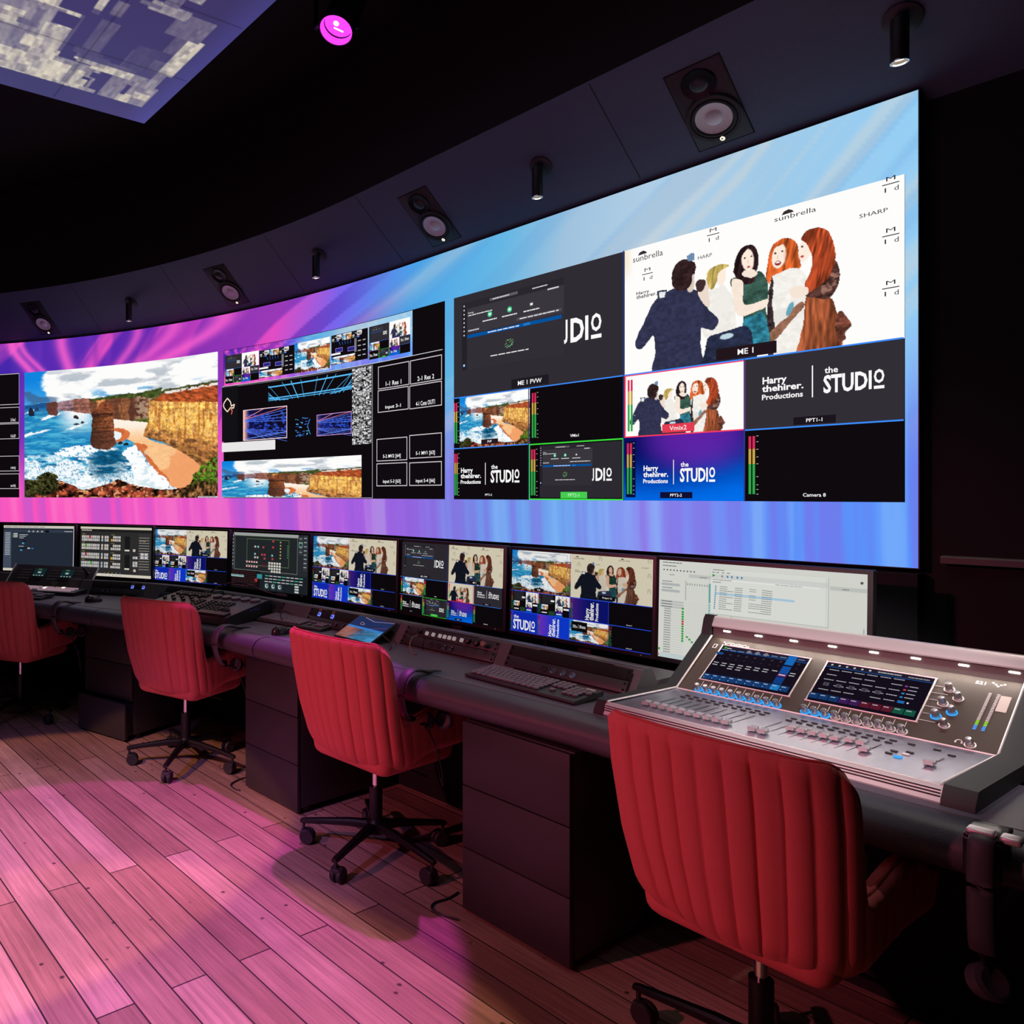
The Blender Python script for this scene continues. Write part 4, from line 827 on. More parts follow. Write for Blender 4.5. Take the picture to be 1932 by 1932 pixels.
o = window_('picture_window', -5.30, -4.2726, p1); o['label'] = 'black routing window with white outlined boxes'

# ------------------------------------------------------------------ loudspeakers flush in the soffit
def soffit_frame(s, k, lift=0.0):
    u = wtan(s); X = Vector((u[0], u[1], 0)); o = Vector(soff(s, k, lift)); v = (Vector(soff(s, 1))-Vector(soff(s, 0))).normalized(); N = X.cross(v)
    M = Matrix((X, v, N)).transposed().to_4x4(); M.translation = o; return M, N
def speaker(s, k, label):
    M, N = soffit_frame(s, k)
    if N.z > 0: raise RuntimeError('soffit frame')
    t = thing('loudspeaker', label, 'speaker', (0, 0, 0), 0, 'white coned speakers set into the soffit'); t.matrix_world = M; t.rotation_mode = 'QUATERNION'
    t.location, t.rotation_quaternion, _ = M.decompose()
    b = MB(); b.box((0, 0, -.0305), (.188, .326, .066), .004); b.build('cabinet', mat_sp, t)
    c = MB(); c.box((0, 0, .0006), (.193, .331, .0012), 0); c.build('trim_frame', M_VOID, t)
    b = MB(); b.lathe([(.0935, .004), (.0935, .0085), (.090, .012), (.079, .0125), (.0765, .010), (.0765, .004)], 48, T(0, -.052, 0), False); b.build('woofer_ring', M_RACK, t)
    b = MB(); b.lathe([(.078, .007), (.072, .0145), (.066, .0150), (.061, .0095)], 48, T(0, -.052, 0), False); b.build('surround', M_RUBBER, t)
    b = MB(); b.lathe([(.062, .0098), (.045, .0062), (.027, .0045)], 48, T(0, -.052, 0), False); o = b.build('cone', M_CONE, t); o['label'] = 'white cone'
    b = MB(); b.lathe([(.0285, .0048), (.027, .0085), (.021, .0125), (.011, .0150), (.0005, .0158)], 32, T(0, -.052, 0), False); b.build('dust_cap', M_CONE, t)
    b = MB(); b.lathe([(.058, .0068), (.056, .0098), (.042, .008), (.030, .0062)], 40, T(0, .090, 0), False); b.build('tweeter_plate', M_STEEL, t)
    b = MB(); b.lathe([(.030, .0064), (.027, .009), (.018, .0125), (.0005, .0142)], 32, T(0, .090, 0), False); b.build('tweeter_dome', M_RACK, t)
    b = MB(); b.box((0, -.140, .0085), (.026, .020, .004), .001); g = b.build('badge_mount', M_BLACK, t)
    b = MB(); b.lathe([(.0085, .0), (.0085, .0022)], 20, T(0, -.138, .0105)); g2 = b.build('lit_badge', M_BADGE, g)
    b = MB()
    for q in range(3): b.box((0, 0, 0), (.0011, .011, .0006), 0, M=T(0, -.138, .0129) @ RZ(q*PI/3))
    b.build('badge_emblem', M_BLACK, g)
    s0 = None
    for (px, py, r, n_, a0) in ((0, -.052, .0862, 6, .5), (0, .090, .050, 4, .4)):
        for q in range(n_):
            M_ = T(px+r*math.cos(2*PI*q/n_+a0), py+r*math.sin(2*PI*q/n_+a0), .008)
            if s0 is None: s0 = MB().cyl((0, 0, 0), (0, 0, .0048), .0028, 8).build('screw', M_RACK, t, M_)
            else: inst(s0, t, M_)
mat_sp = mat('speaker_baffle', (.030, .029, .033), .5, bump=.15, bscale=500)
DL_ = []
speaker(.968, .42, 'largest nearest soffit speaker with white cone, above the right half of the video wall')
speaker(-.378, .42, 'soffit speaker with white cone above the gap beside the meeting app window')
speaker(-2.085, .42, 'soffit speaker with white cone above the gap right of the coast photograph')
speaker(-3.938, .42, 'leftmost and smallest soffit speaker with white cone, left of the small leftmost downlight')
def downlight(s, label):
    M, N = soffit_frame(s, .475)
    o = M.translation
    t = thing('downlight', label, 'downlight', o, 0, 'slim black cylinder downlights on the soffit')
    q = M.to_3x3().to_4x4()
    b = MB(); b.lathe([(.050, -.001), (.050, .006), (.047, .0075)], 40, q); b.build('mounting_plate', M_RACK, t)
    b = MB(); b.cyl((0, 0, 0), tuple(N*.036), .010, 16); b.build('pivot_arm', M_BLACK, t)
    c = N*.042
    b = MB(); b.lathe([(.0225, .022), (.0225, -.105), (.0215, -.107), (.0205, -.107), (.0195, -.092)], 32, T(c.x, c.y, c.z), False)
    b.lathe([(.0225, .022), (.001, .0225)], 32, T(c.x, c.y, c.z), False); b.build('barrel', M_BLACK, t)
    b = MB(); b.lathe([(.0196, -.093), (.0005, -.0925)], 32, T(c.x, c.y, c.z), False); b.build('lamp', M_WARM, t)
    b = MB(); b.lathe([(.0227, -.1035), (.0227, -.1075), (.0200, -.1075), (.0200, -.1035)], 32, T(c.x, c.y, c.z), False); b.build('rim', M_CHROME, t)
    DL_.append(o+c+Vector((0, 0, -.112)))
downlight(1.527, 'largest nearest downlight, black cylinder at the right end above the screen corner')
downlight(.287, 'black cylinder downlight between the two right-hand speakers')
downlight(-1.223, 'black cylinder downlight midway between the two middle speakers')
downlight(-3.004, 'small leftmost black cylinder downlight, between the two left-hand speakers')

# ------------------------------------------------------------------ LED panel hung from the ceiling
k = 2.0; zc = CAM_H+k; c0 = Vector((-.3014*k, 2.057*k, zc)); e1 = Vector((.555, -.832, 0)); e2 = Vector((-.849, -.528, 0))
cs = thing('ceiling_screen', 'flat LED ceiling screen showing pale grey pixel blocks, hung overhead', 'LED screen', c0)
CW, CD = 3.5, 3.0
def cmap(U, V, l):
    p = np.outer(U*CW, e1)+np.outer(V*CD, e2); p[:, 2] -= l+.0006; return p
def ceil_art(U, V):
    x = U*CW; y = V*CD; a = np.zeros(U.shape); r = random.Random(4)
    for k in range(620):
        s = (1.25, .70, .36, .17)[0 if k < 40 else (1 if k < 130 else (2 if k < 330 else 3))]
        w = r.uniform(.16, .62)*s; h = r.uniform(.10, .60)*s
        if r.random() < .45: w, h = h, w*.6
        px = r.uniform(-.1, 3.3); py = r.uniform(-.05, 2.8); v = r.choice((0, .5, .8, 1, 1, 1)) if k < 130 else r.choice((0, 0, .3, .6, .9, 1))
        a = np.where((x > px) & (x < px+w) & (y > py) & (y < py+h), v, a)
    a = a*(1-.8*((x > .42) & (x < .80) & (y > .16) & (y < .62)))
    n = fbm(x*8, y*40, 4, 4); n2_ = vnoise(np.floor(x*30)*2.1, np.floor(y*60)*1.3, 7)
    a = np.clip(a*(.35+.95*n+.25*n2_), 0, 1)*((x > .15) & (y > .085))
    pale = C3(226, 216, 200)*(.80+.20*n2_)[..., None]
    bgc = C3(62, 64, 104)*(1-.2*sm(0, 1.2, x))[..., None]+C3(26, 6, 34)*fbm(x*.8, y*.8, 6)[..., None]+C3(16, 22, 60)*(sm(.16, .0, y)*.4)[..., None]
    q = bgc*(1-a[..., None])+pale*a[..., None]
    seam = ((np.mod(x+.004, .5) < .006) | (np.mod(y+.004, .5) < .006)) & (x > .01) & (y > .01)
    return np.clip(np.where(seam[..., None], q*.8, q), 0, 1)
cv = Canvas(Buf(), cmap, dim=1.0); cv.grad(0, 0, 1, 1, ceil_art, 420, 360); cv.finish('display', M_CEIL, cs)
b = MB(); P4 = [Vector((0, 0, 0)), e1*CW, e1*CW+e2*CD, e2*CD]
b.add([tuple(p) for p in P4]+[tuple(p+Vector((0, 0, .07))) for p in P4], [(0, 1, 2, 3), (4, 5, 6, 7)]+[(i, (i+1) % 4, 4+(i+1) % 4, 4+i) for i in range(4)]); b.build('cabinet', M_BLACK, cs)
b = MB()
for u, v in ((.2, .2), (.8, .2), (.8, .8), (.2, .8)):
    p = e1*CW*u+e2*CD*v; b.cyl((p.x, p.y, .07), (p.x, p.y, HC-zc), .006, 8)
b.build('hanging_rod', M_STEEL, cs)

# ------------------------------------------------------------------ stage light with magenta lamp
sp_ = Vector((.355, 3.36, CAM_H+2.05)); aim = Vector((-.55, 1.75, 0.0))
SL_DIR = Vector((-.35, -.25, -.9)).normalized()
t = thing('stage_light', 'black stage spotlight glowing magenta under the dark ceiling', 'stage light', (sp_.x, sp_.y, HC-.02))
t.location.z = HC-.01
q = SL_DIR.to_track_quat('Z', 'Y').to_matrix().to_4x4(); L0 = Vector((0, 0, sp_.z-t.location.z)); Mq = Matrix.Translation(L0) @ q
b = MB(); b.lathe([(.055, -.26), (.072, -.24), (.075, -.05), (.078, .012), (.0755, .012), (.068, -.03), (.05, -.06)], 36, Mq, False); b.lathe([(.055, -.26), (.001, -.262)], 36, Mq, False); b.build('housing', M_STEEL, t)
b = MB(); b.lathe([(.0665, -.030), (.045, -.018), (.0005, -.012)], 36, Mq, False); b.build('lens', M_PINKLAMP, t)
b = MB(); b.lathe([(.013, -.010), (.0005, -.008)], 16, Mq @ T(.008, .016, 0), False); b.box((0, 0, 0), (.006, .045, .002), 0, M=Mq @ T(-.004, -.012, -.009) @ RZ(.5)); b.build('hot_core', M_PINKHOT, t)
b = MB(); b.lathe([(.0672, -.022), (.0735, .009), (.0700, .009)], 36, Mq, False); b.build('reflector_ring', M_PINKLAMP, t)
b = MB(); b.tube([L0+Vector((-.09, 0, 0)), L0+Vector((-.09, 0, .16)), L0+Vector((-.06, 0, .20)), L0+Vector((.06, 0, .20)), L0+Vector((.09, 0, .16)), L0+Vector((.09, 0, 0))], .010, 8); b.cyl(L0+Vector((0, 0, .20)), (0, 0, 0), .014, 10); b.build('yoke', M_STEEL, t)
STAGE = sp_+SL_DIR*.03

# ------------------------------------------------------------------ desk
def moff(px, py, t): return 0
ts = np.linspace(0.35, PD.len-.005, 90)
desk = thing('control_desk', 'long curved charcoal control desk with padded front edge', 'desk', PD.off(PD.near(.47, 2.86), -.35, 0))
DO = Vector(desk.location)
def dl(p): return (p[0]-DO.x, p[1]-DO.y, p[2]-DO.z)
tf = [PM.near(*PD.at(t)) for t in ts]
# matching parameters: walk both curves together
tm = np.interp(ts, ts, np.maximum.accumulate([PM.L[np.argmin(np.hypot(PM.P[:, 0]-PD.off(t, -.78, 0)[0], PM.P[:, 1]-PD.off(t, -.78, 0)[1]))] for t in ts]))
FOOT, RTOP = .41, .352
w = MB()
rows = []
front = [PD.off(t, -.06, DESK_H) for t in ts]; back = [PM.off(t, FOOT-.03, DESK_H) for t in tm]
w.grid([[dl(p) for p in front], [dl(p) for p in back], [dl((p[0], p[1], DESK_H-.035)) for p in back], [dl((p[0], p[1], DESK_H-.035)) for p in front], [dl(p) for p in front]])
w.build('worktop', M_DESK, desk)
JO = [PD.near(-.901, 4.31), PD.near(.02, 3.44)]
segs = [(ts[0], JO[0]-.004), (JO[0]+.004, JO[1]-.004), (JO[1]+.004, ts[-1])]
prof = [(-.07, DESK_H-.002), (-.03, DESK_H+.001), (.0, DESK_H-.002), (.022, DESK_H-.012), (.038, DESK_H-.030), (.043, DESK_H-.050), (.036, DESK_H-.072), (.018, DESK_H-.088), (-.01, DESK_H-.096), (-.07, DESK_H-.098)]
for a, b_ in segs:
    w = MB(); tt = np.linspace(a, b_, 40)
    pr = [(0.0, 0)]
    w.grid([[dl(PD.off(t, d, z)) for d, z in prof+prof[:1]] for t in np.concatenate([[a], tt[1:-1], [b_]])])
    n = len(prof)+1; N_ = 40
    w.f.append(tuple(range(n-1))); w.f.append(tuple((N_-1)*n+i for i in range(n-1)))
    w.build('padded_edge', M_PAD, desk)
# riser with rack bays
RZT = .818
w = MB(); prof = [(FOOT, DESK_H), (FOOT-.004, DESK_H+.006), (RTOP+.004, RZT-.004), (RTOP-.008, RZT), (RTOP-.05, RZT-.004), (RTOP-.075, .772), (.10, .772), (.10, DESK_H)]
CO, CU, CV_ = np.array([1.041, 2.259]), np.array([.537, -.8436]), np.array([.8436, .537])
tend = max(t for t in np.linspace(tm[0], tm[-1], 400) if (np.array(PM.off(t, FOOT-.03, 0)[:2])-CO) @ CU < -.045)
JT = [tm[0], PM.near(*MON[1][:2])+.02, PM.near(*MON[3][:2])+.01, PM.near(*MON[5][:2])+.033, tend]
for q, lb in enumerate(('far left section of the sloped desk riser, behind the video switcher', 'sloped desk riser section behind the lighting console', 'sloped desk riser section behind the tablet', 'nearest sloped desk riser section, left of the audio console')):
    tr = np.linspace(JT[q]+.0015, JT[q+1]-.0015, 40); o0 = PM.off((JT[q]+JT[q+1])/2, FOOT-.1, DESK_H)
    rs = thing('desk_riser', lb, 'riser', o0, 0, 'sloped riser sections along the desk')
    w = MB(); w.grid([[tuple(np.array(PM.off(t, dd, z+(.0008 if z <= DESK_H else 0)))-np.array(o0)) for dd, z in prof] for t in tr]); n = len(prof)
    w.f.append(tuple(range(n))); w.f.append(tuple((len(tr)-1)*n+i for i in range(n))); w.build('riser_face', M_RISER, rs)
    w = MB(); w.grid([[tuple(np.array(PM.off(t, dd, z))-np.array(o0)) for dd, z in ((RTOP-.006, RZT+.0006), (RTOP-.048, RZT-.0035))] for t in tr]); w.build('top_shelf', M_DESK, rs)
tr = np.linspace(tm[0], tm[-1], 110); o0 = PM.off(tr[50], .15, 0)
mp_ = thing('modesty_panel', 'black kick panel closing the back of the desk down to the floor', 'panel', o0)
w = MB(); w.grid([[tuple(np.array(PM.off(t, dd, z))-np.array(o0)) for t in tr] for dd, z in ((.16, .002), (.16, DESK_H-.037), (.14, DESK_H-.037), (.14, .002), (.16, .002))]); w.build('panel', M_VOID, mp_)
# end panel and steel end post on the right

tE = ts[-1]-.012
ep = thing('desk_end_panel', 'black upright end panel of the desk at the right picture edge', 'panel', DO)
w = MB(); A = PD.off(tE, .0, 0); B_ = PD.off(tE, -.55, 0); d = Vector((B_[0]-A[0], B_[1]-A[1], 0)); M = Matrix.Translation(dl((A[0], A[1], 0))) @ RZ(math.atan2(d.y, d.x))
w.box((d.length/2, 0, (DESK_H-.1)/2), (d.length, .03, DESK_H-.1), .003, M=M); w.build('panel', M_DRAWER, ep)
ep.location.z = 0

# ------------------------------------------------------------------ drawer pedestals
def pedestal(x0, y0, x1, y1, label, pulled=0.0, zt=.633):
    a = math.atan2(y1-y0, x1-x0); L = math.hypot(x1-x0, y1-y0)
    x0 -= .045*math.sin(a)+.03*math.cos(a); y0 += .045*math.cos(a)-.03*math.sin(a)
    t = thing('drawer_unit', label, 'drawer unit', (x0, y0, 0), a, 'black three drawer pedestals under the desk')
    b = MB(); b.box((L/2, .262, (zt+.03)/2), (L, .48, zt-.03), .002); b.build('carcass', M_DRAWER, t)
    hs = [(.245, .632), (.245, 0), (.0, 0)]
    z = zt
    for i, h in enumerate((.212, .205, .205)):
        p = pulled if i == 2 else 0
        b = MB(); b.box((L/2, .009-p, z-h/2), (L-.002, .018, h-.004), .0015)
        if p: b.box((L/2, .1-p, z-h/2-.01), (L-.04, .18, h-.05), 0)
        b.build('drawer', M_DRAWER, t); z -= h
    f0 = None
    for ix in (.03, L-.03):
        for iy in (.07, .44):
            if f0 is None: f0 = MB().cyl((0, 0, 0), (0, 0, .031), .016, 12).build('foot', M_BLACK, t, T(ix, iy, 0))
            else: inst(f0, t, T(ix, iy, 0))
pedestal(.662, 2.478, .881, 2.144, 'nearest black drawer pedestal, left of the nearest coral chair')
pedestal(-.069, 3.536, .159, 3.221, 'middle black drawer pedestal between the two middle coral chairs')
pedestal(-1.02, 4.475, -.70, 4.215, 'furthest black drawer pedestal with its bottom drawer pulled open', .05)

# ------------------------------------------------------------------ monitors
def content(c, i):
    [ui_config, ui_switcher, lambda q: multiview_aux(q, .62), ui_nodes, lambda q: multiview_aux(q, .75), lambda q: multiview_main(q, .42, True, False), lambda q: multiview_aux(q, 1.0), ui_routing][i](c)
MLAB = ['monitor showing a plain dark blue settings page, furthest left', 'monitor showing rows of small cream switcher buttons', 'smallest monitor with the coast picture multiview, behind the lighting console',
        'monitor showing a dark node graph page with a green frame', 'monitor with the coast picture multiview, behind the tablet', 'monitor with the meeting window multiview, above the button rack panel',
        'largest coast picture multiview monitor, behind the nearest keyboard', 'nearest monitor with a pale routing table page, behind the audio console']
for i, (x, y, z, yw) in enumerate(MON):
    t = thing('monitor', MLAB[i], 'monitor', (x, y, CAM_H+z-MH/2-.1), R(yw), 'row of desk monitors')
    Mt = T(0, 0, MH/2+.1) @ RX(-MTILT)
    w = MB(); bz = .0135; w.box((0, .018, -.0015), (MW+2*bz, .030, MH+2*bz+.003), .003, M=Mt); w.box((0, .045, 0), (.36, .045, .22), .02, M=Mt); w.build('housing', M_BLACK, t)
    def mp(U, V, l, Mt=Mt):
        p = np.stack([(np.asarray(U)-.5)*MW, np.full(len(U), .0022-l), (.5-np.asarray(V))*MH], 1); m = np.array(Mt); return p @ m[:3, :3].T+m[:3, 3]
    cv = Canvas(Buf(), mp, dim=.78 if i not in (7,) else .80); content(cv, i); cv.finish('screen', M_SCR, t)
    w = MB(); w.box((.27, .0025, -MH/2-.008), (.003, .001, .0018), 0, M=Mt); w.build('power_led', M_KEYWHITE, t)
    w = MB(); w.box((0, .075, -.17), (.06, .03, .24), .004, M=Mt); w.build('stand_neck', M_BLACK, t); w = MB(); w.box((0, .09, .003), (.24, .17, .010), .004); w.build('stand_foot', M_BLACK, t)
# ------------------------------------------------------------------ rack panels in the riser
SLOPE = math.atan2(RZT-DESK_H, FOOT-RTOP)
def rack(i, label, kind, du=0.0):
    x, y, _, yw = MON[i]; t0 = PM.near(x, y)+(.222 if i == 6 else .325)
    p = PM.off(t0, (FOOT+RTOP)/2, (DESK_H+RZT)/2); a = PM.yaw(t0)
    t = thing('rack_panel', label, 'rack panel', p, a, 'rack panels set in the desk riser')
    M = RX(SLOPE-PI/2)            # local x along, z up the slope, -y outwards
    H = .088; Wd = .483
    b = MB(); b.box((0, -.0006, 0), (Wd+.012, .002, H+.008), 0, M=M); b.build('recess', M_VOID, t)
    b = MB(); b.box((0, -.004, -H/4), (Wd, .004, H/2-.003), .001, M=M); b.build('lower_plate', M_RACK, t)
    b = MB(); b.box((0, -.003, H/4), (Wd, .003, H/2-.003), .001, M=M); b.build('upper_plate', M_RACK if kind in ('keys', 'blank') else M_VOID, t)
    b0 = None
    for sx in (-1, 1):
        for sz in (-.033, -.011, .011, .033):
            if b0 is None: b0 = MB().cyl((0, -.005, 0), (0, -.0085, 0), .0042, 10).build('rack_bolt', M_STEEL, t, M @ T(sx*.232, 0, sz))
            else: inst(b0, t, M @ T(sx*.232, 0, sz))
    def xlr(px, ring=True):
        b = MB(); b.lathe([(.0115, 0), (.0115, .003), (.0095, .003), (.0095, .0005), (.0005, .0005)], 24, M @ T(px, -.0062, -.024) @ RX(PI/2)); o = b.build('socket', M_CHROME if ring else M_BLACK, t)
    if kind == 'keys':
        for q, px in enumerate((-.118, -.083, -.047, -.022, .003, .028, .066)):
            b = MB(); b.box((px, -.0085, .020), (.014, .008, .016), .002, M=M); o = b.build('button', M_KEYWHITE, t)
        for px, r in ((-.155, .010), (.098, .014), (.140, .016)):
            b = MB(); b.lathe([(r, 0), (r*.92, .014), (r*.7, .016)], 20, M @ T(px, -.006, .022) @ RX(PI/2)); b.build('knob', M_BLACK, t)
        for px, ring in ((-.07, False), (-.035, False), (.002, True), (.037, True)): xlr(px, ring)
        b = MB(); b.cyl(M @ Vector((.185, -.006, .018)), M @ Vector((.198, -.045, .010)), .010, 14); b.build('plug', M_BRASS, t)
    elif kind == 'digits':
        for px in (-.165, -.07) if i == 4 else (.06, .14):
            b = MB(); b.box((px, -.006, .014), (.018, .004, .020), .001, M=M); o = b.build('lit_switch', M_WINDIG, t)
            c = MB(); c.box((px, -.0085, .014), (.007, .001, .010), 0, M=M); c.build('switch_mark', M_BLACK, o)
            b = MB(); b.lathe([(.009, 0), (.009, .006)], 16, M @ T(px, -.004, .034) @ RX(PI/2)); b.build('knob', M_BRASS, t)
        for px in ((-.02, .03) if i == 4 else (-.14, -.10)): xlr(px, True)
    else:
        for px, ring in ((-.07, False), (-.032, True), (.008, True), (.046, True)) if i == 6 else ((.1, False),): xlr(px, ring)
rack(1, 'rack panel with two blue lit digits, under the switcher button monitor', 'digits')
rack(2, 'mostly hidden dark rack bay behind the lighting console', 'empty')
rack(3, 'plain blank rack panel right of the lighting console', 'blank')
rack(4, 'rack panel with two blue lit switches, behind the tablet', 'digits')
rack(5, 'rack panel with seven lit white buttons and round sockets', 'keys')
rack(6, 'rack panel with an empty upper slot and four sockets, behind the nearest keyboard', 'empty')

# ------------------------------------------------------------------ keyboards and mice
def keyboard(x, y, yaw, label):
    t = thing('keyboard', label, 'keyboard', (x, y, DESK_H), yaw, 'black computer keyboards on the desk')
    b = MB(); Wk, Dk = .442, .152
    pr = [(-Dk/2, .006), (-Dk/2+.004, .0125), (Dk/2-.004, .024), (Dk/2, .018), (Dk/2-.004, .008), (-Dk/2+.006, .0015)]
    b.prism(pr, -Wk/2, Wk/2); b.build('body', M_KEYB, t)
    b = MB()
    for sx in (-.19, .19): b.box((sx, Dk/2-.022, .0055), (.03, .010, .011), .001); b.box((sx, -Dk/2+.02, .001), (.025, .012, .002), 0)
    b.build('foot', M_RUBBER, t)
    tl = math.atan2(.0115, Dk-.008); base = MB().box((0, 0, .0035), (.0165, .0160, .007), .0018, 1)
    protos = {}
    rows = []
    u = .019; x0 = -Wk/2+.010
    main = [[1]*15, [1]*13+[2], [1.5]+[1]*12+[1.5], [1.75]+[1]*11+[2.25], [2.25]+[1]*10+[2.75], [1.25, 1.25, 1.25, 6.25, 1.25, 1.25, 1.25, 1.25]]
    cnt = 0
    for r, row in enumerate(main):
        yy = Dk/2-.022-r*.0208-(.004 if r else 0)*0
        px = x0; s = 15/sum(row)*u
        its = [(px_, w_) for px_, w_ in zip(np.cumsum([0]+row[:-1])*s+px, np.array(row)*s)]
        nav = x0+15*u+.007
        if r < 3: its += [(nav+k*u, u) for k in range(3)]
        if r == 4: its += [(nav+u, u)]
        if r == 5: its += [(nav+k*u, u) for k in range(3)]
        pad = nav+3*u+.007
        if r in (1, 2, 3, 4): its += [(pad+k*u, u) for k in range(4 if r < 3 else 3)]
        if r == 5: its += [(pad, 2*u), (pad+2*u, u)]
        for kx, kw in its:
            if cnt >= 100: continue
            key = round(kw, 4)
            M = T(kx+kw/2, yy, .0135+(yy+Dk/2)*math.tan(tl)-.0012) @ RX(tl)
            if key not in protos:
                q = MB().box((0, 0, .0042), (kw-.0032, .0172, .0075), .0018, 1).build('key', M_KEY, t, M); protos[key] = q
            else: inst(protos[key], t, M)
            cnt += 1
    b = MB(); b.box((.185, Dk/2-.014, .0231), (.03, .009, .001), 0, M=None); b.build('sticker', M_PAPER, t, T(0, 0, .0005))
    return t
keyboard(.925, 2.575, R(-58), 'nearest black keyboard with a white sticker, left of the audio console')
keyboard(.205, 3.815, R(-46), 'black keyboard between the tablet and the lighting console')
keyboard(-1.50, 4.845, R(-23), 'furthest black keyboard, in front of the video switcher')
def mouse(x, y, yaw, label):
    t = thing('computer_mouse', label, 'mouse', (x, y, DESK_H), yaw, 'black computer mice')
    b = MB(); rows = []
    n = 18; pts = []
    for k in range(9):
        f = k/8; z = .002+.034*math.sin(f*PI/2); s = math.cos(f*PI/2)**.55 if k < 8 else .001
        rows.append([(.030*s*math.cos(2*PI*i/n)*(1-.12*math.sin(2*PI*i/n)), .055*s*math.sin(2*PI*i/n)-.006*f, z*(1-.18*math.sin(2*PI*i/n)*f)) for i in range(n)])
    b.grid(rows, True); b.f.append(tuple(range(n))[::-1]); b.build('shell', mat_mouse, t, smooth=60)
    b = MB(); b.lathe([(.007, -.003), (.0085, 0), (.007, .003)], 16, T(0, .030, .0285) @ RY(PI/2)); b.build('wheel', M_RUBBER, t)
mat_mouse = mat('mouse_gloss', (.02, .02, .022), .28)
mouse(-.985, 4.63, R(-60), 'black mouse on the desk beside the furthest headphones')
mouse(.118, 3.56, R(-50), 'black mouse partly hidden behind the third coral chair back')

# ------------------------------------------------------------------ tablet on its easel
A = Vector((.356, 3.488, DESK_H+.004)); Bp = Vector((.490, 3.272, DESK_H+.004)); Cq = Vector((.60, 3.39, DESK_H+.082))
X = (Bp-A); tw = X.length; X.normalize(); Y = (Cq-Bp); Y -= X*Y.dot(X); th = Y.length; Y.normalize(); Z = X.cross(Y)
t = thing('tablet', 'tablet showing a blue and orange picture, propped up on the desk', 'tablet', A, math.atan2(X.y, X.x))
Mt = Matrix.Rotation(-math.atan2(X.y, X.x), 4, 'Z') @ Matrix((X, Y, Z)).transposed().to_4x4()
b = MB(); b.box((tw/2, th/2, 0), (tw, th, .010), .003, M=Mt); b.build('body', M_BLACK, t)
def tmap(U, V, l):
    p = np.stack([.006+(tw-.012)*np.asarray(U), .006+(th-.012)*(1-np.asarray(V)), np.full(len(U), .0053+l)], 1); m = np.array(Mt); return p @ m[:3, :3].T+m[:3, 3]
cv = Canvas(Buf(), tmap, dim=.62)
def tab(U, V):
    r = np.empty(U.shape+(3,)); r[:] = C3(44, 60, 112); n = fbm(U*7, V*7, 3)
    lowm = sm(.48, .52, V); r = mixc(r, lowm*sm(.65, .25, U), C3(190, 120, 110)*(.6+.6*n[..., None])); r = mixc(r, lowm*sm(.35, .75, U+.3*(V-.5)), C3(80, 160, 215)*(.6+.7*n[..., None]))
    return np.clip(r, 0, 1)
cv.grad(0, 0, 1, 1, tab, 60, 40); cv.poly([(0, .44), (1, .46), (1, .55), (0, .52)], (70, 150, 240)); cv.line(.2, .02, .52, .13, .014, (250, 200, 215)); cv.line(.52, .13, 1, .02, .012, (240, 190, 230)); cv.line(0, .93, .9, .60, .010, (190, 170, 190))
cv.line(.98, .28, .60, .46, .008, (190, 110, 200))
for k in range(7): a = k*.9; cv.line(.30+.07*math.cos(a), .30+.06*math.sin(a*1.2), .30+.07*math.cos(a+1), .30+.06*math.sin(a*1.2+1), .012, (240, 180, 180))
cv.finish('screen', M_SCR, t)
b = MB(); p = Mt @ Vector((tw*.5, th*.80, -.005)); q_ = Mt @ Vector((tw*.5, th*.95, -.005)); b.tube([p, (q_.x+.03, q_.y+.03, .0)], .005, 8); b.box(tuple((Mt @ Vector((tw/2, .006, -.006)))), (.08, .03, .012), .002); b.build('stand', M_STEEL, t)
b = MB(); e = Mt @ Vector((tw, th*.45, 0)); b.tube([e, e+Vector((.03, .01, -.02)), e+Vector((.09, -.03, -.034)), (e.x+.13, e.y-.08, .0035)], .0022, 6); b.build('charging_cable', M_RUBBER, t)

# ------------------------------------------------------------------ lighting console
lx, ly, lyaw = -.149, 3.758, R(-39)
t = thing('lighting_console', 'dark purple-grey lighting console with round encoders and many keys', 'lighting console', (lx, ly, DESK_H), lyaw)
LW, LD = .64, .36
pr = [(0, .004), (0, .040), (.02, .047), (LD-.03, .094), (LD, .088), (LD, .004)]
b = MB(); b.prism(pr, -LW, 0); b.build('body', mat('console_grey', (.085, .075, .09), .42, bump=.1, bscale=700), t)
b = MB(); b.prism([(p[0]*1.0-.001 if p[0] == 0 else p[0]+.001, p[1]+(.0015 if p[1] > .01 else -.001)) for p in pr], 0, .010); b.build('side_cheek', M_BLACK, t)
lt = math.atan2(.047, LD-.05)
def LP(px, py, lift=0): return T(px, py, .047+(py-.02)*math.tan(lt)+lift) @ RX(lt)
key0 = None; r_ = random.Random(3)
for i in range(9):
    for j in range(8):
        if (i in (2,) and j > 2) or (j == 4 and i > 5): continue
        px = -.36+.028*i+(.012 if i > 4 else 0); py = .048+.0225*j
        if px > -.055 and py < .12: continue
        M = LP(px, py)
        if key0 is None: key0 = MB().box((0, 0, .004), (.019, .017, .009), .003, 1).build('key', M_BLACK, t, M)
        else: inst(key0, t, M)
e0 = None
for i in range(5):
    M = LP(-.31+.066*i, LD-.07)
    if e0 is None: e0 = MB().lathe([(.028, 0), (.029, .004), (.027, .010), (.020, .0125), (.0005, .012)], 28).build('encoder', mat('encoder_grey', (.11, .10, .12), .35), t, M)
    else: inst(e0, t, M)
k2 = None; f0 = None
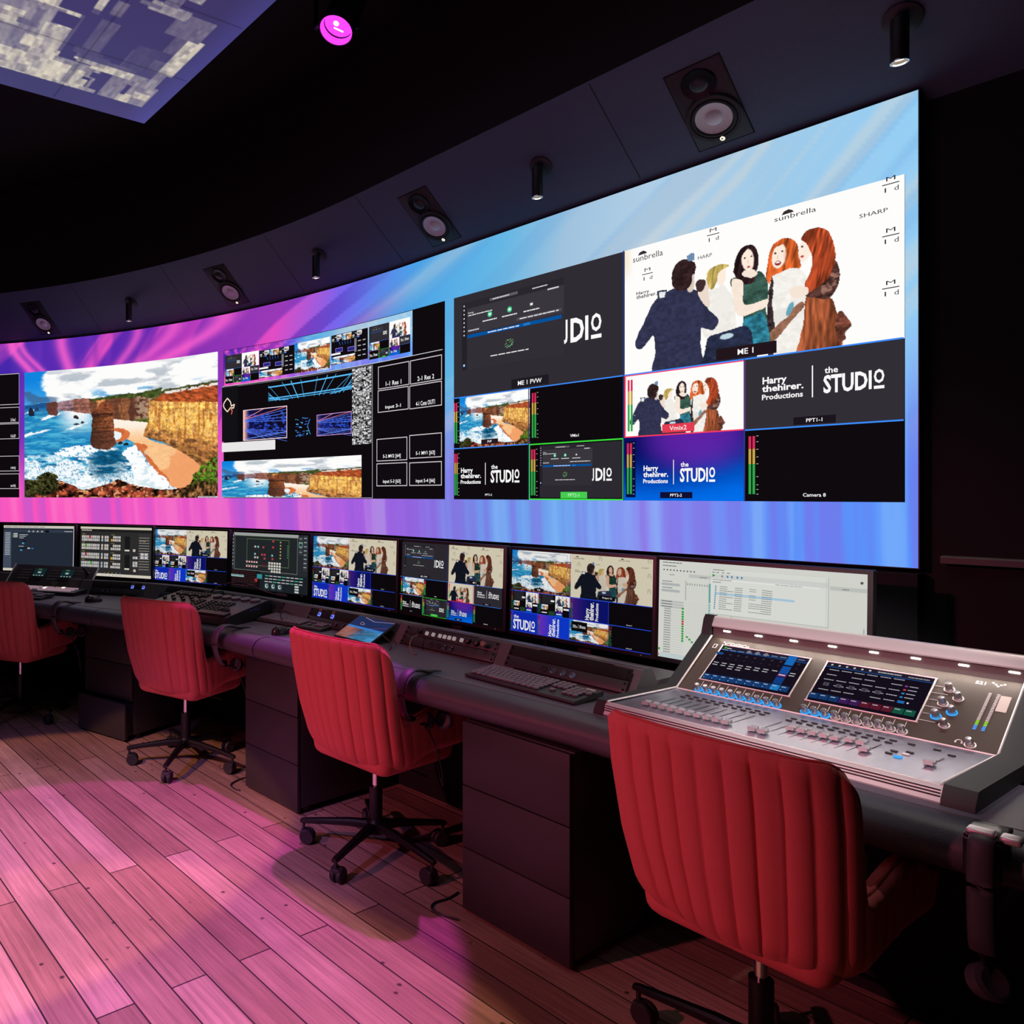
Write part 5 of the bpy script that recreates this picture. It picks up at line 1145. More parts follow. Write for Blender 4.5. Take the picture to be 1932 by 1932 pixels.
for i in range(10):
    M = LP(-.60+.024*i, LD-.06)
    if k2 is None: k2 = MB().box((0, 0, .005), (.015, .022, .010), .002, 1).build('executor_key', M_BLACK, t, M)
    else: inst(k2, t, M)
    inst(k2, t, LP(-.60+.024*i, LD-.088))
    M = LP(-.60+.024*i, .17+.04*(i % 3))
    if f0 is None: f0 = MB().box((0, 0, .007), (.013, .026, .013), .003, 1).build('fader', M_BLACK, t, M)
    else: inst(f0, t, M)
b = MB().lathe([(.024, 0), (.023, .010), (.016, .019), (.0005, .024)], 24).build('trackball', M_RUBBER, t, LP(-.075, .085))
b = MB(); b.prism([(.0, .0), (.0, .012), (.05, .010), (.05, 0)], -.20, -.01); b.build('palm_rest', M_BLACK, t, LP(0, .0, .0))
tc_ = bpy.data.curves.new('lettering', 'FONT'); 
def letter(txt, size, name, mat_, parent, M, ext=.0004, bold=.0):
    co, fs, a = text_geo(txt, bold); v = [((x-.5)*size*a, (.5-y)*size, 0) for x, y in co]
    m = MB(); m.v = v; m.f = [tuple(f) for f in fs]; me = bpy.data.meshes.new(name); me.from_pydata(m.v, [], m.f); me.materials.append(mat_)
    o = bpy.data.objects.new(name, me); COL.objects.link(o); o.parent = parent; o.matrix_local = M; return o
bpy.data.curves.remove(tc_)
M_LETBLUE = mat('blue_print', (.12, .13, .55), .4)
letter('grandMA3', .017, 'lettering', M_LETBLUE, t, T(.0108, LD*.60, .058) @ RZ(PI/2) @ RX(PI/2))
# gooseneck lamp on its back edge
t = thing('desk_lamp', 'thin black gooseneck lamp arching over the lighting console', 'lamp', tuple(Matrix.Translation((lx, ly, DESK_H)) @ RZ(lyaw) @ Vector((-.33, LD-.012, .0925))), 0)
lampP = [(0, 0, .0)]
o0 = Vector(t.location)
def gp(x, y, d): return Vector(((x-483)/1440*d, d, CAM_H-(y-933)/1440*d))-o0
pts = [Vector((0, 0, 0)), Vector((0, 0, .02))]+[gp(x, y, d) for x, y, d in ((400, 1116, 4.02), (418, 1104, 3.98), (440, 1100, 3.95), (462, 1101, 3.92), (490, 1112, 3.88), (510, 1119, 3.85), (537, 1124, 3.80))]
cc = catmull([tuple(p) for p in pts], 6)
b = MB(); b.tube([tuple(p) for p in cc], .0042, 8); b.build('gooseneck', M_RUBBER, t)
e = Vector(cc[-1]); d = (Vector(cc[-1])-Vector(cc[-4])).normalized(); b = MB(); b.cyl(e-d*.045, e+d*.012, .0075, 12); b.build('lamp_head', M_BLACK, t)
b = MB(); b.cyl((0, 0, -.002), (0, 0, .014), .009, 14); b.build('base_socket', M_STEEL, t)

# ------------------------------------------------------------------ video switcher at the far left
t = thing('video_switcher', 'black video switcher panel with lit keys, small screens and a joystick', 'video switcher', (-1.162, 4.865, DESK_H), R(-23))
SW = .70; b = MB(); b.prism([(0, .004), (0, .022), (.165, .032), (.165, .004)], -SW, 0); b.build('base', M_BLACK, t)
PT = R(48); b = MB(); b.box((-SW/2, .085, -.004), (SW-.01, .17, .010), .005, M=T(0, .165, .034) @ RX(PT)); b.build('upright_panel', mat('switcher_panel', (.05, .047, .05), .45), t)
b = MB(); b.box((-.0035, .085, -.002), (.007, .172, .014), .002, M=T(0, .165, .034) @ RX(PT)); b.box((-SW+.0035, .085, -.002), (.007, .172, .014), .002, M=T(0, .165, .034) @ RX(PT)); b.build('edge_trim', M_ALU, t)
def SP(px, py, l=.0015): return T(0, .165, .034) @ RX(PT) @ T(px, py, l)
kb = None
for g, (gx, nx, ny) in enumerate(((-.615, 6, 4), (-.365, 6, 4), (-.155, 4, 4))):
    for i in range(nx):
        for j in range(ny):
            M = SP(gx+.0165*i, .055+.023*j)
            if kb is None: kb = MB().box((0, 0, .001), (.010, .010, .004), .001, 1).build('panel_key', mat('panel_key_grey', (.14, .13, .14), .5), t, M)
            else: inst(kb, t, M)
for gx in (-.455, -.225):
    b = MB(); b.box((0, 0, .0008), (.105, .072, .002), 0); o = b.build('small_screen', M_BLACK, t, SP(gx, .105))
    def smp(U, V, l, gx=gx): p = np.stack([(np.asarray(U)-.5)*.10, (.5-np.asarray(V))*.068, np.full(len(U), .0022+l)], 1); return p
    cv = Canvas(Buf(), smp, dim=.6); cv.rect(0, 0, 1, 1, (22, 52, 56)); cv.dashes(.3, .12, .6, .05, (190, 190, 90), 1); cv.rect(.36, .45, .62, .58, (225, 240, 235)); cv.dashes(.3, .36, .66, .03, (120, 200, 190), 2)
    for k in range(4): cv.rect(.08+.24*k, .84, .2+.24*k, .92, (210, 225, 222))
    cv.finish('small_display', M_SCR, o)
    for k in range(4):
        b = MB().lathe([(.008, 0), (.007, .014), (.0005, .0145)], 14).build('knob', M_BLACK, t, SP(gx-.042+.024*k, .045))
b = MB(); b.tube([(0, 0, 0), (-.004, .004, .02), (-.014, .012, .055)], [.008, .008, .010], 12); b.lathe([(.018, 0), (.014, .006), (.009, .009)], 18); b.build('joystick', M_BLACK, t, SP(-.062, .11))
k1 = None
for r in range(3):
    for i in range(24):
        if (r, i) in ((0, 12), (0, 13), (1, 13)) or (i in (13,)): continue
        M = T(-SW+.035+.0262*i, .035+.040*r, .0245+.0022*r)
        
        if k1 is None: k1 = MB().box((0, 0, .004), (.021, .019, .010), .002, 1).build('button', emit('switcher_key', (.62, .40, .48), .42), t, M)
        else: inst(k1, t, M)
for (px, py, m) in ((-.66, .075, emit('green_key', lin((70, 230, 90)), 1.2)), (-.665, .115, emit('amber_key', (1, .75, .5), 2.0)), (-.285, .075, emit('warm_key', (1, .82, .66), 2.0)), (-.165, .115, M_BADGE)):
    b = MB().box((0, 0, .0055), (.022, .020, .010), .002, 1).build('lit_button', m, t, T(px, py, .0285))
b = MB(); b.box((0, 0, .03), (.05, .014, .014), .004); b.cyl((0, 0, .0), (0, 0, .03), .006, 10); b.build('transition_lever', M_BLACK, t, T(-.235, .115, .03))
# ------------------------------------------------------------------ audio console
t = thing('audio_console', 'large silver and black audio mixing console with two lit touchscreens and rows of faders', 'mixing console', (1.041, 2.259, DESK_H), R(-57.52))
CWd = .768; PT2 = R(32.65); Y0, Z0 = .367, .027; PLn = .266
cy, cz = Y0+PLn*math.cos(PT2), Z0+PLn*math.sin(PT2)
b = MB(); b.prism([(.004, .006), (.004, .032), (Y0, Z0-.001), (cy, cz-.001), (cy+.03, cz), (cy+.03, .006)], 0, CWd); b.build('chassis', M_BLACK, t)
b = MB(); b.prism([(.0, .031), (.0, .0345), (Y0-.002, Z0+.0015), (Y0-.002, Z0-.001)], .004, CWd-.004); b.build('fader_plate', M_ALUDARK, t)
b = MB(); b.box((CWd/2, PLn/2, 0), (CWd-.008, PLn-.004, .002), 0, M=T(0, Y0, Z0) @ RX(PT2)); b.build('control_panel', M_BRONZE, t)
b = MB()   # front lip with three grooves
b.prism([(.004, .036), (-.004, .0365), (-.012, .031), (-.0135, .0285), (-.0125, .0275), (-.0155, .0225), (-.0145, .0215), (-.018, .0165), (-.017, .0155), (-.024, .005), (-.022, .0005), (.004, .0005)], .0, CWd); b.build('front_lip', M_ALU, t)
b = MB()
for yy, zz in ((-.0128, .0280), (-.0150, .0220), (-.0175, .0160)): b.box((CWd/2, yy-.0008, zz), (CWd-.004, .0022, .0024), 0)
b.build('lip_groove', M_BLACK, t)
ck = [(-.026, -.0), (-.024, .012), (-.004, .040), (.01, .041), (Y0, Z0+.010), (cy-.012, cz+.008), (cy+.004, .228), (cy+.016, .242), (cy+.036, .240), (cy+.036, .0)]
for x0, x1 in ((-.030, 0), (CWd, CWd+.055)):
    b = MB(); b.prism(ck, x0, x1); b.build('end_cheek', M_CHEEK, t)
b = MB()
tr_ = [(-.006, .0385), (.0, .0405), (Y0, Z0+.0055), (cy-.008, cz+.006)]
for x in (.003, CWd-.003): b.tube([(x, y, z-.001) for y, z in tr_], .0032, 8)
b.tube([(0, Y0, Z0+.0015), (CWd, Y0, Z0+.0015)], .0026, 8); b.tube([(0, .001, .0352), (CWd, .001, .0352)], .002, 6)
b.build('edge_trim', M_ALU, t)
b = MB(); b.prism([(cy-.002, cz-.002), (cy+.004, cz+.012), (cy+.006, cz+.034), (cy+.02, cz+.034), (cy+.03, cz)], .002, CWd-.002); b.build('light_bar', M_DARKCHROME, t)
b = MB(); b.prism([(cy+.000, cz+.034), (cy-.001, cz+.038), (cy+.014, .236), (cy+.020, .239), (cy+.034, .238), (cy+.034, .10), (cy+.020, .10), (cy+.020, cz+.034)], .0, CWd); b.build('hood', M_ALU, t)
l0 = None
for u in (.0457, .142, .242, .3444, .4466, .5419, .6431, .7415):
    M = T(u, cy+.0035, cz+.024)
    if l0 is None: l0 = MB().box((0, 0, 0), (.022, .004, .005), .0015, 1).build('led', M_LED, t, M)
    else: inst(l0, t, M)
def PP(u, v, l=.001): return T(0, Y0, Z0) @ RX(PT2) @ T(u, v, l)
def FP(u, y, l=.0): return T(u, y, .0345-(y/Y0)*(.0345-Z0-.0015)+l)
def scr(u0, v0, sw, sh, fn):
    b = MB(); b.box((0, 0, .0012), (sw, sh, .003), .001, 1); o = b.build('touchscreen', M_BLACK, t, PP(u0+sw/2, v0+sh/2))
    b = MB(); w_ = .0035
    for c, d in (((0, sh/2), (sw+2*w_, w_)), ((0, -sh/2), (sw+2*w_, w_)), ((sw/2, 0), (w_, sh)), ((-sw/2, 0), (w_, sh))): b.box((c[0], c[1], .002), (d[0], d[1], .005), .001, 1)
    b.build('screen_frame', M_ALU, o)
    def mp(U, V, l): return np.stack([(np.asarray(U)-.5)*(sw-.006), (.5-np.asarray(V))*(sh-.006), np.full(len(U), .0032+l)], 1)
    cv = Canvas(Buf(), mp, dim=.72); fn(cv); cv.finish('display', M_SCR, o)
def scrL(c):
    c.rect(0, 0, 1, 1, (26, 20, 34)); c.rect(0, 0, 1, .10, (44, 40, 60)); c.rect(0, .10, 1, .135, (30, 70, 130)); c.disc(.04, .05, .03, (90, 190, 50)); c.dashes(.06, .06, .12, .02, W_, 1)
    for k in range(10):
        u = .005+.0995*k; hot = k == 8
        c.rect(u, .84, u+.092, .985, (40, 140, 220) if hot else (26, 70, 130)); c.dashes(u+.012, .875, u+.06, .02, (200, 215, 235), k); c.rect(u+.012, .94, u+.02, .96, (210, 220, 230))
        if hot:
            c.rect(u, .04, u+.092, .30, (30, 120, 210)); c.rect(u, .34, u+.092, .54, (24, 90, 180)); c.rect(u, .55, u+.092, .62, (130, 50, 140)); c.rect(u, .64, u+.092, .82, (20, 70, 150)); c.dashes(u+.01, .58, u+.08, .025, W_, 3)
        else:
            c.dashes(u+.012, .115, u+.085, .018, (140, 180, 230), k+4)
            n = (2, 2, 3, 3, 2, 2, 2, 1, 0, 2)[k]
            for q in range(n): c.dashes(u+.015, .50+.065*q, u+.075, .022, (225, 222, 228), k*3+q)
            c.disc(u+.05, .24, .032, (56, 50, 62)); c.disc(u+.05, .36, .026, (44, 38, 52)) 
        c.rect(u+.094, .14, u+.0955, .83, (50, 44, 60))
    c.rect(.005, .26, .085, .32, (30, 90, 160))
    for k in (3, 4, 5): c.disc(.06+.0995*k, .13, .045, (150, 140, 150))
def scrR(c):
    c.rect(0, 0, 1, 1, (24, 18, 32)); c.rect(0, 0, 1, .10, (40, 36, 52)); c.rect(0, .10, 1, .115, (30, 90, 170))
    for k in range(6): c.disc(.05+.075*k, .05, .022, (215, 212, 220))
    c.dashes(.50, .05, .72, .03, (190, 190, 196), 2); c.dashes(.78, .06, .97, .025, (170, 170, 176), 5)
    r_ = random.Random(9)
    for i in range(6):
        for j in range(5):
            u = .05+.125*i; v = .18+.13*j
            if r_.random() < .75: c.dashes(u, v, u+.10, .018, (200, 196, 206), i+j*7)
            if j == 3 and i < 5: c.rect(u+.02, v-.05, u+.075, v+.03, (96, 90, 104)); c.disc(u+.045, v-.01, .024, (60, 54, 70))
    for k, col in enumerate(((160, 70, 170), (220, 70, 100), (50, 150, 220), (50, 150, 220))): c.rect(.80, .30+.09*k, .825, .335+.09*k, col); c.dashes(.84, .315+.09*k, .92, .018, (210, 205, 212), k)
    c.rect(.80, .67, .86, .73, (40, 120, 200)); c.disc(.89, .70, .018, W_)
    cs_ = [(24, 64, 120)]*3+[(70, 34, 96)]*2+[(104, 28, 50)]*3+[(24, 96, 74)]*2
    for k in range(10): u = .005+.0995*k; c.rect(u, .85, u+.092, .985, cs_[k]); c.dashes(u+.012, .885, u+.06, .02, (200, 205, 215), k)
scr(.051, .058, .252, .172, scrL); scr(.3463, .058, .2505, .172, scrR)
ringL = ringD = None
kn = None
def knob(u, v, lit, m=None):
    global kn, ringL, ringD
    M = PP(u, v)
    if kn is None: kn = MB().lathe([(.0075, 0), (.0078, .010), (.0068, .022), (.0055, .0235), (.0005, .0238)], 20).build('knob', M_KNOB, t, M); o = kn
    else: o = inst(kn, t, M)
    if lit is not None:
        src = ringL if lit else ringD
        if src is None:
            src = MB().lathe([(.0118, .0), (.0118, .0022), (.0088, .0022), (.0088, 0)], 24, cap=False).build('light_ring', M_RING if lit else M_ALU, o)
            if lit: ringL = src
            else: ringD = src
        else: inst(src, o, Matrix.Identity(4))
for k in range(10): knob(.0662+.0246*k, .014, True)
for k in range(10): knob(.3592+.0244*k, .015, k < 3)
for u, v, l in ((.6307, .198, False), (.6547, .170, False), (.6304, .142, False), (.6542, .116, True), (.6281, .092, True), (.6508, .066, False), (.7107, .018, False)): knob(u, v, l)
b = MB()
for k in range(10):
    for o_ in (.0662+.0246*k, .3592+.0244*k): b.box((o_, .040, .0012), (.0012, .026, .0006), 0, M=PP(0, 0))
for k in range(6): b.box((.613, .204-.0268*k, .0012), (.026+.012*(k % 2), .0012, .0006), 0, M=PP(0, 0))
b.build('printed_line', M_WHITE, t)
letter('DiGiCo', .0135, 'lettering', M_WHITE, t, PP(.098, .241, .0014), bold=.02)
letter('S21', .012, 'lettering', M_WHITE, t, PP(.6829, .243, .0014), bold=.03)
b = MB()
for ox, oy, s_ in ((.7169, .245, 1.0), (.056, .243, .8)):
    for dx, dy in ((-.011, .005), (-.005, .0), (0, -.006), (.005, .0), (.011, .004)): b.lathe([(.0028*s_, 0), (.0028*s_, .0006)], 10, PP(ox+dx*s_, oy+dy*s_))
b.build('dot_emblem', M_WHITE, t)
b = MB(); b.box((0, 0, .0008), (.012, .020, .001), 0); o = b.build('usb_port', M_WHITE, t, PP(.029, .221)); b = MB(); b.box((0, 0, .0016), (.006, .013, .001), 0); b.build('usb_slot', M_BLACK, o)
b = MB()
pts = [(.006*math.cos(a), .006*math.sin(a), .0012) for a in np.linspace(0, PI, 9)]; b.tube(pts, .0011, 6); b.box((-.006, -.002, .001), (.0035, .006, .001), 0); b.box((.006, -.002, .001), (.0035, .006, .001), 0); b.build('headphone_symbol', M_WHITE, t, PP(.6886, .022, .0005))
b = MB(); b.box((0, 0, .0006), (.020, .058, .0005), 0); b.build('paper_tape', M_PAPER, t, PP(.739, .178))
b = MB(); g = MB(); w = MB()
for i in range(24):
    for u in (.706, .7222):
        (b if i < 3 else (g if i < 6 else w)).box((u+.003*i/24, .0745+.0058*i, .0014), (.006, .003, .001), 0, M=PP(0, 0))
b.build('meter_led', M_MEMB, t); g.build('meter_led', M_MEMG, t); w.build('meter_scale', M_WHITE, t)
fd = None
pos = [(.0765+.0245*k, .074) for k in range(10)]+[(.3643, .070), (.3887, .068)]+[(.3643+.0245*k, .168) for k in range(2, 7)]+[(.5358, .182), (.5603, .182), (.5848, .128), (.7033, .142)]
b = MB()
for u, y in pos:
    b.box((u, .145, .0006), (.0022, .165, .0006), 0, M=FP(0, .145)@T(0, -.145, 0))
    M = FP(u, y)
    if fd is None: fd = MB().prism([(-.013, .003), (-.012, .013), (-.004, .0095), (.004, .0095), (.012, .013), (.013, .003)], -.0085, .0085).build('fader', M_CAP, t, M)
    else: inst(fd, t, M)
b.build('fader_slot', M_BLACK, t)
bt = None
for u0 in (.0765, .3643):
    for k in range(10):
        for y in (.262, .292):
            M = FP(u0+.0245*k+.003, y)
            if bt is None: bt = MB().box((0, 0, .0018), (.014, .0075, .004), .001, 1).build('button', M_KEYB, t, M)
            else: inst(bt, t, M)
for u, y in ((.6235, .295), (.6215, .160), (.6221, .19), (.6461, .21), (.6731, .295), (.7067, .270)): inst(bt, t, FP(u, y))
b = MB().box((0, 0, .002), (.016, .010, .004), .001, 1).build('lit_button', M_RING, t, FP(.6444, .142)); b = MB().box((0, 0, .002), (.014, .009, .004), .001, 1).build('lit_button', M_WHITE, t, FP(.6464, .184))

# ------------------------------------------------------------------ coral tub chairs
def chair_meshes():
    NA, NT = 390, 34
    rf = .115
    def plan(w, yb, yf):
        """U shaped plan, from front left round the back to front right"""
        pts = []
        for y in np.linspace(yf, yb+rf, 40): pts.append((-w, y))
        for a in np.linspace(PI, 1.5*PI, 24)[1:]: pts.append((-w+rf+rf*math.cos(a), yb+rf+rf*math.sin(a)))
        for x in np.linspace(-w+rf, w-rf, 60)[1:]: pts.append((x, yb-.018*(1-(x/(w-rf))**2)))
        for a in np.linspace(1.5*PI, 2*PI, 24)[1:]: pts.append((w-rf+rf*math.cos(a), yb+rf+rf*math.sin(a)))
        for y in np.linspace(yb+rf, yf, 40)[1:]: pts.append((w, y))
        P = np.array(pts); L = arcl(P); f = np.linspace(0, 1, NA)
        # same fractions for every height: parametrise by matching features
        return P
    def dims(z):
        k = np.interp(z, [.385, .46, .58, .74, .87], [.222, .240, .252, .260, .258])
        yb = np.interp(z, [.385, .46, .58, .74, .87], [-.165, -.198, -.232, -.262, -.282])
        yf = np.interp(z, [.385, .46, .60], [.20, .245, .255])
        return k, yb, yf
    base = plan(*dims(.58)); nP = len(base)
    # ribs: even spacing along the base plan, the centre of the back is a groove
    L = arcl(base); mid = L[-1]/2; rib = .0505
    prm = np.interp(np.linspace(0, L[-1], NA), L, np.arange(nP)); Ls = np.linspace(0, L[-1], NA)-mid
    half_back = .252-.115+.115*PI/2          # arc distance from the middle of the back to the end of the corner
    def ztop(d):
        d = abs(d); e = half_back-.022
        zb = .868-.006*(d/e)**2
        r = .070
        if d < e-r: z = zb
        elif d < e: z = zb-r+math.sqrt(max(0, r*r-(d-(e-r))**2))
        else:
            k = d-e; z = .580+.010*math.exp(-((k-.0)/.02)**2)
            z = max(z, .800-k/.012*.2) if k < .02 else z
            z = z+(.03*sm(.05, .22, k)-.0)-.05*sm(.27, .37, k)
        return float(z)
    def pt(i, z, off):
        P = plan(*dims(z)); x = np.interp(prm[i], np.arange(nP), P[:, 0]); y = np.interp(prm[i], np.arange(nP), P[:, 1])
        return x, y
    plans = {}
    zs = np.linspace(.30, .90, 61); PL = [plan(*dims(z)) for z in zs]; ar = np.arange(nP)
    XX = np.array([np.interp(prm, ar, p[:, 0]) for p in PL]); YY = np.array([np.interp(prm, ar, p[:, 1]) for p in PL])
    def pos(i, z): return np.array([np.interp(z, zs, XX[:, i]), np.interp(z, zs, YY[:, i])])
    nrm = []
    for i in range(NA):
        a = pos(max(i-1, 0), .58); b_ = pos(min(i+1, NA-1), .58); d = b_-a; d /= np.linalg.norm(d); nrm.append(np.array([d[1], -d[0]]))
    nrm = [n if n @ (pos(i, .58)-np.array([0, .02])) > 0 else -n for i, n in enumerate(nrm)]
    outer = []; inner = []
    TH = .046
    for j in range(NT+1):
        ro = []; ri = []
        for i in range(NA):
            zt = ztop(Ls[i]); d = abs(Ls[i]); zb = .385+.04*sm(.30, .52, d)
            tau = j/NT; z = zb+(zt-zb)*tau
            p = pos(i, z); n = nrm[i]
            g = abs(math.sin(PI*Ls[i]/rib)); fade = min(1, (1-tau)*9+.15)*min(1, tau*7+.1)
            off = .0125*(g**.33-1)*fade*(1-.8*float(sm(half_back-.03, half_back+.06, d)))
            r = .06; zz = (z-zb)/r
            if zz < 1: off -= r*(1-math.sqrt(max(0, 1-(1-zz)**2)))*.9
            zr = (zt-z)/.02
            if zr < 1: off -= .012*(1-math.sqrt(max(0, 1-(1-zr)**2)))
            q = p+n*off; ro.append((q[0], q[1], z))
            q = p-n*(TH-(.012*(1-math.sqrt(max(0, 1-(1-min(1, max(0, zr)))**2))) if zr < 1 else 0)); ri.append((q[0], q[1], z))
        outer.append(ro); inner.append(ri)
    sh = MB(); rows = outer+inner[::-1]; sh.grid(rows)
    n = NA; K = len(rows)
    for i in (0, n-1):     # front ends of the arms
        for j in range(NT): sh.f.append((j*n+i, (j+1)*n+i, (K-2-j)*n+i, (K-1-j)*n+i))
    # underside pan: fan from the outer bottom row to the middle
    bi = len(sh.v); sh.v.append((0, .03, .378))
    for i in range(n-1): sh.f.append((i, i+1, bi))
    sh.f.append((n-1, 0, bi))
    pipe = [tuple(np.array(outer[-1][i])*.0+np.array([(outer[-1][i][0]*.62+inner[-1][i][0]*.38), (outer[-1][i][1]*.62+inner[-1][i][1]*.38), outer[-1][i][2]+.001])) for i in range(0, NA)]
    pp = MB(); pp.tube(pipe, .0048, 6)
    return sh, pp
def chair(x, y, yaw, baseyaw, label, proto=None):
    global BY0
    if proto: 
        t = proto.copy(); COL.objects.link(t); t['label'] = label; t.location = (x, y, 0); t.rotation_euler = (0, 0, yaw)
        for ch in list(proto.children):
            c = ch.copy(); COL.objects.link(c); c.parent = t
            if ch.name.startswith(('leg', 'base_hub')): c.matrix_local = RZ(baseyaw-yaw-BY0) @ ch.matrix_local
            for g in ch.children: d = g.copy(); COL.objects.link(d); d.parent = c
        return t
    BY0 = baseyaw-yaw
    t = thing('office_chair', label, 'chair', (x, y, 0), yaw, 'coral velvet tub chairs on castors at the desk')
    sh, pp = chair_meshes()
    sh.build('shell', M_VELVET, t, smooth=50); pp.build('piping', M_PIPING, t, smooth=60)
    b = MB(); b.box((0, .035, .43), (.40, .40, .12), .045, 4); b.build('seat_cushion', M_VELVET, t, smooth=60)
    b = MB(); b.cyl((0, .0, .115), (0, .0, .262), .0255, 20); b.build('column_sleeve', M_STEEL, t)
    b = MB(); b.cyl((0, .0, .255), (0, .0, .385), .0135, 16); b.build('gas_lift', M_CHROME, t)
    b = MB(); b.box((0, .02, .375), (.17, .20, .03), .008); b.tube([(.03, .02, .365), (.16, .03, .358), (.22, .03, .356)], .005, 8); b.build('seat_plate', M_STEEL, t)
    b = MB(); b.lathe([(.030, .085), (.036, .095), (.036, .128), (.028, .138)], 24); b.build('base_hub', M_STEEL, t)
    leg0 = None
    for k in range(5):
        a = BY0+k*2*PI/5
        M = RZ(a)
        if leg0 is None:
            q = MB()
            rows = []
            for r, zc, hw, hh in ((.022, .112, .019, .017), (.10, .110, .016, .014), (.20, .099, .013, .011), (.285, .088, .012, .009), (.300, .086, .010, .007)):
                rows.append([(r, hw*c_, zc+hh*s_) for c_, s_ in ((-1, -.6), (-1, .5), (-.6, 1), (.6, 1), (1, .5), (1, -.6), (.6, -1), (-.6, -1))])
            q.grid(rows, True); q.f.append(tuple(range(8))); q.f.append(tuple(range(32, 40)))
            leg0 = q.build('leg', M_STEEL, t, M)
            q = MB(); q.cyl((.288, 0, .055), (.288, 0, .088), .006, 10)
            for s_ in (-1, 1): q.lathe([(.006, -.008), (.026, -.009), (.0295, -.004), (.0295, .004), (.026, .009), (.006, .008)], 22, T(.272, s_*.0125, .0297) @ RX(PI/2))
            q.box((.280, 0, .046), (.036, .040, .022), .008); q.build('caster', M_RUBBER, leg0)
        else:
            c = inst(leg0, t, M)
            for g in leg0.children: d = g.copy(); COL.objects.link(d); d.parent = c
    return t
ch1 = chair(1.168, 1.765, R(-57.7), R(125), 'nearest coral chair with vertical ribbed back, in front of the audio console')
bpy.context.view_layer.update()
chair(.46, 2.93, R(-53), R(160), 'coral chair between the nearest and middle drawer pedestals, tablet behind it', ch1)
chair(-.36, 3.92, R(-37), R(184), 'coral chair in front of the lighting console', ch1)
chair(-1.465, 4.75, R(-25), R(323), 'furthest coral chair, cut by the left picture edge', ch1)

# ------------------------------------------------------------------ headphones hooked over the desk edge
def headphones(tpar, label, big=False, dz=0.0, col=None):
    p = PD.off(tpar, .0, DESK_H); a = PD.yaw(tpar)
    t = thing('headphones', label, 'headphones', p, a, 'dark headphones hooked over the desk edge')
    cc = catmull([(0, .085, .006), (0, .055, .011), (0, .015, .022), (0, -.030, .024), (0, -.066, .000), (0, -.080, -.050), (0, -.070, -.100), (0, -.046, -.140), (0, -.020, -.160)], 6)
    rx = [float(np.interp(i, [0, 8, 20, len(cc)-1], [.006, .014, .022, .018])) for i in range(len(cc))]
    m = MB(); m.tube([tuple(q) for q in cc], rx, 14, ry=.0075); m.build('headband', M_SKIN, t, smooth=60)
    m = MB(); m.tube([(0, .083, .006), (.004, .105, .0065), (.01, .13, .003)], [.006, .004, .002], 8); m.build('headband_tail', M_BLACK, t)
    m = MB(); m.tube([(0, -.026, -.155), (.012, -.010, -.165), (.03, .018, -.168)], .005, 8); m.box((.0, -.024, -.152), (.034, .02, .03), .006); m.build('yoke', M_STEEL, t)
    for k, (px, py) in enumerate(((.012, .030), (.05, .085))):
        m = MB(); m.lathe([(.001, -.016), (.022, -.016), (.028, -.010), (.028, .004), (.031, .007), (.031, .015), (.024, .018), (.001, .013)], 28, T(px, py+.015, -.165) @ RX(R(70)) @ RY(R(20))); m.build('ear_cup', M_RUBBER, t)
    m = MB(); cb = catmull([(.02, .04, -.185), (.05, .05, -.25), (.06, .07, -.33), (.05, .09, -.40), (.02, .10, -.34), (.03, .09, -.27)], 8); m.tube([tuple(q) for q in cb], .0024, 6); m.build('cord', M_RUBBER, t)
    return t
headphones(PD.near(.565, 2.72), 'headphones hooked on the desk edge between the nearest keyboard and third chair')
headphones(PD.near(-.135, 3.63), 'headphones hooked on the desk edge beside the lighting console')
headphones(PD.near(-1.13, 4.47), 'furthest headphones, hooked on the desk edge left of the furthest pedestal')
# the pair at the right end hangs from a clamp
tp = PD.len-.085; p = PD.off(tp, .04, DESK_H); a = PD.yaw(tp)
t = thing('headphones', 'headphones hanging from a clamp at the right end, beside the nearest chair', 'headphones', p, a)
m = MB(); m.box((0, .015, .006), (.055, .10, .012), .004); m.box((0, -.034, -.03), (.055, .012, .07), .004); m.build('clamp', M_STEEL, t)
m = MB(); m.box((-.004, -.02, .0165), (.040, .030, .010), .004, 3); m.box((.036, -.012, .012), (.030, .034, .014), .005, 3); m.build('clamp_pad', M_ALU, t)
cc = catmull([(0, -.035, .012), (0, -.052, .0), (0, -.060, -.05), (0, -.060, -.11), (0, -.052, -.17), (0, -.040, -.20)], 6)
m = MB(); m.tube([tuple(q) for q in cc], .0185, 14, ry=.0065); m.build('headband', M_SKIN, t, smooth=60)
m = MB(); m.tube([(.0, -.042, -.20), (.004, -.036, -.22), (.01, -.030, -.255)], .005, 8); m.build('yoke', M_STEEL, t)
for px, py, pz in ((.004, -.030, -.258),):
    m = MB(); m.lathe([(.001, -.016), (.024, -.016), (.030, -.010), (.030, .004), (.033, .008), (.033, .016), (.024, .020), (.001, .014)], 28, T(px, py, pz) @ RY(R(55)) @ RX(R(30))); m.build('ear_cup', M_SKIN, t)

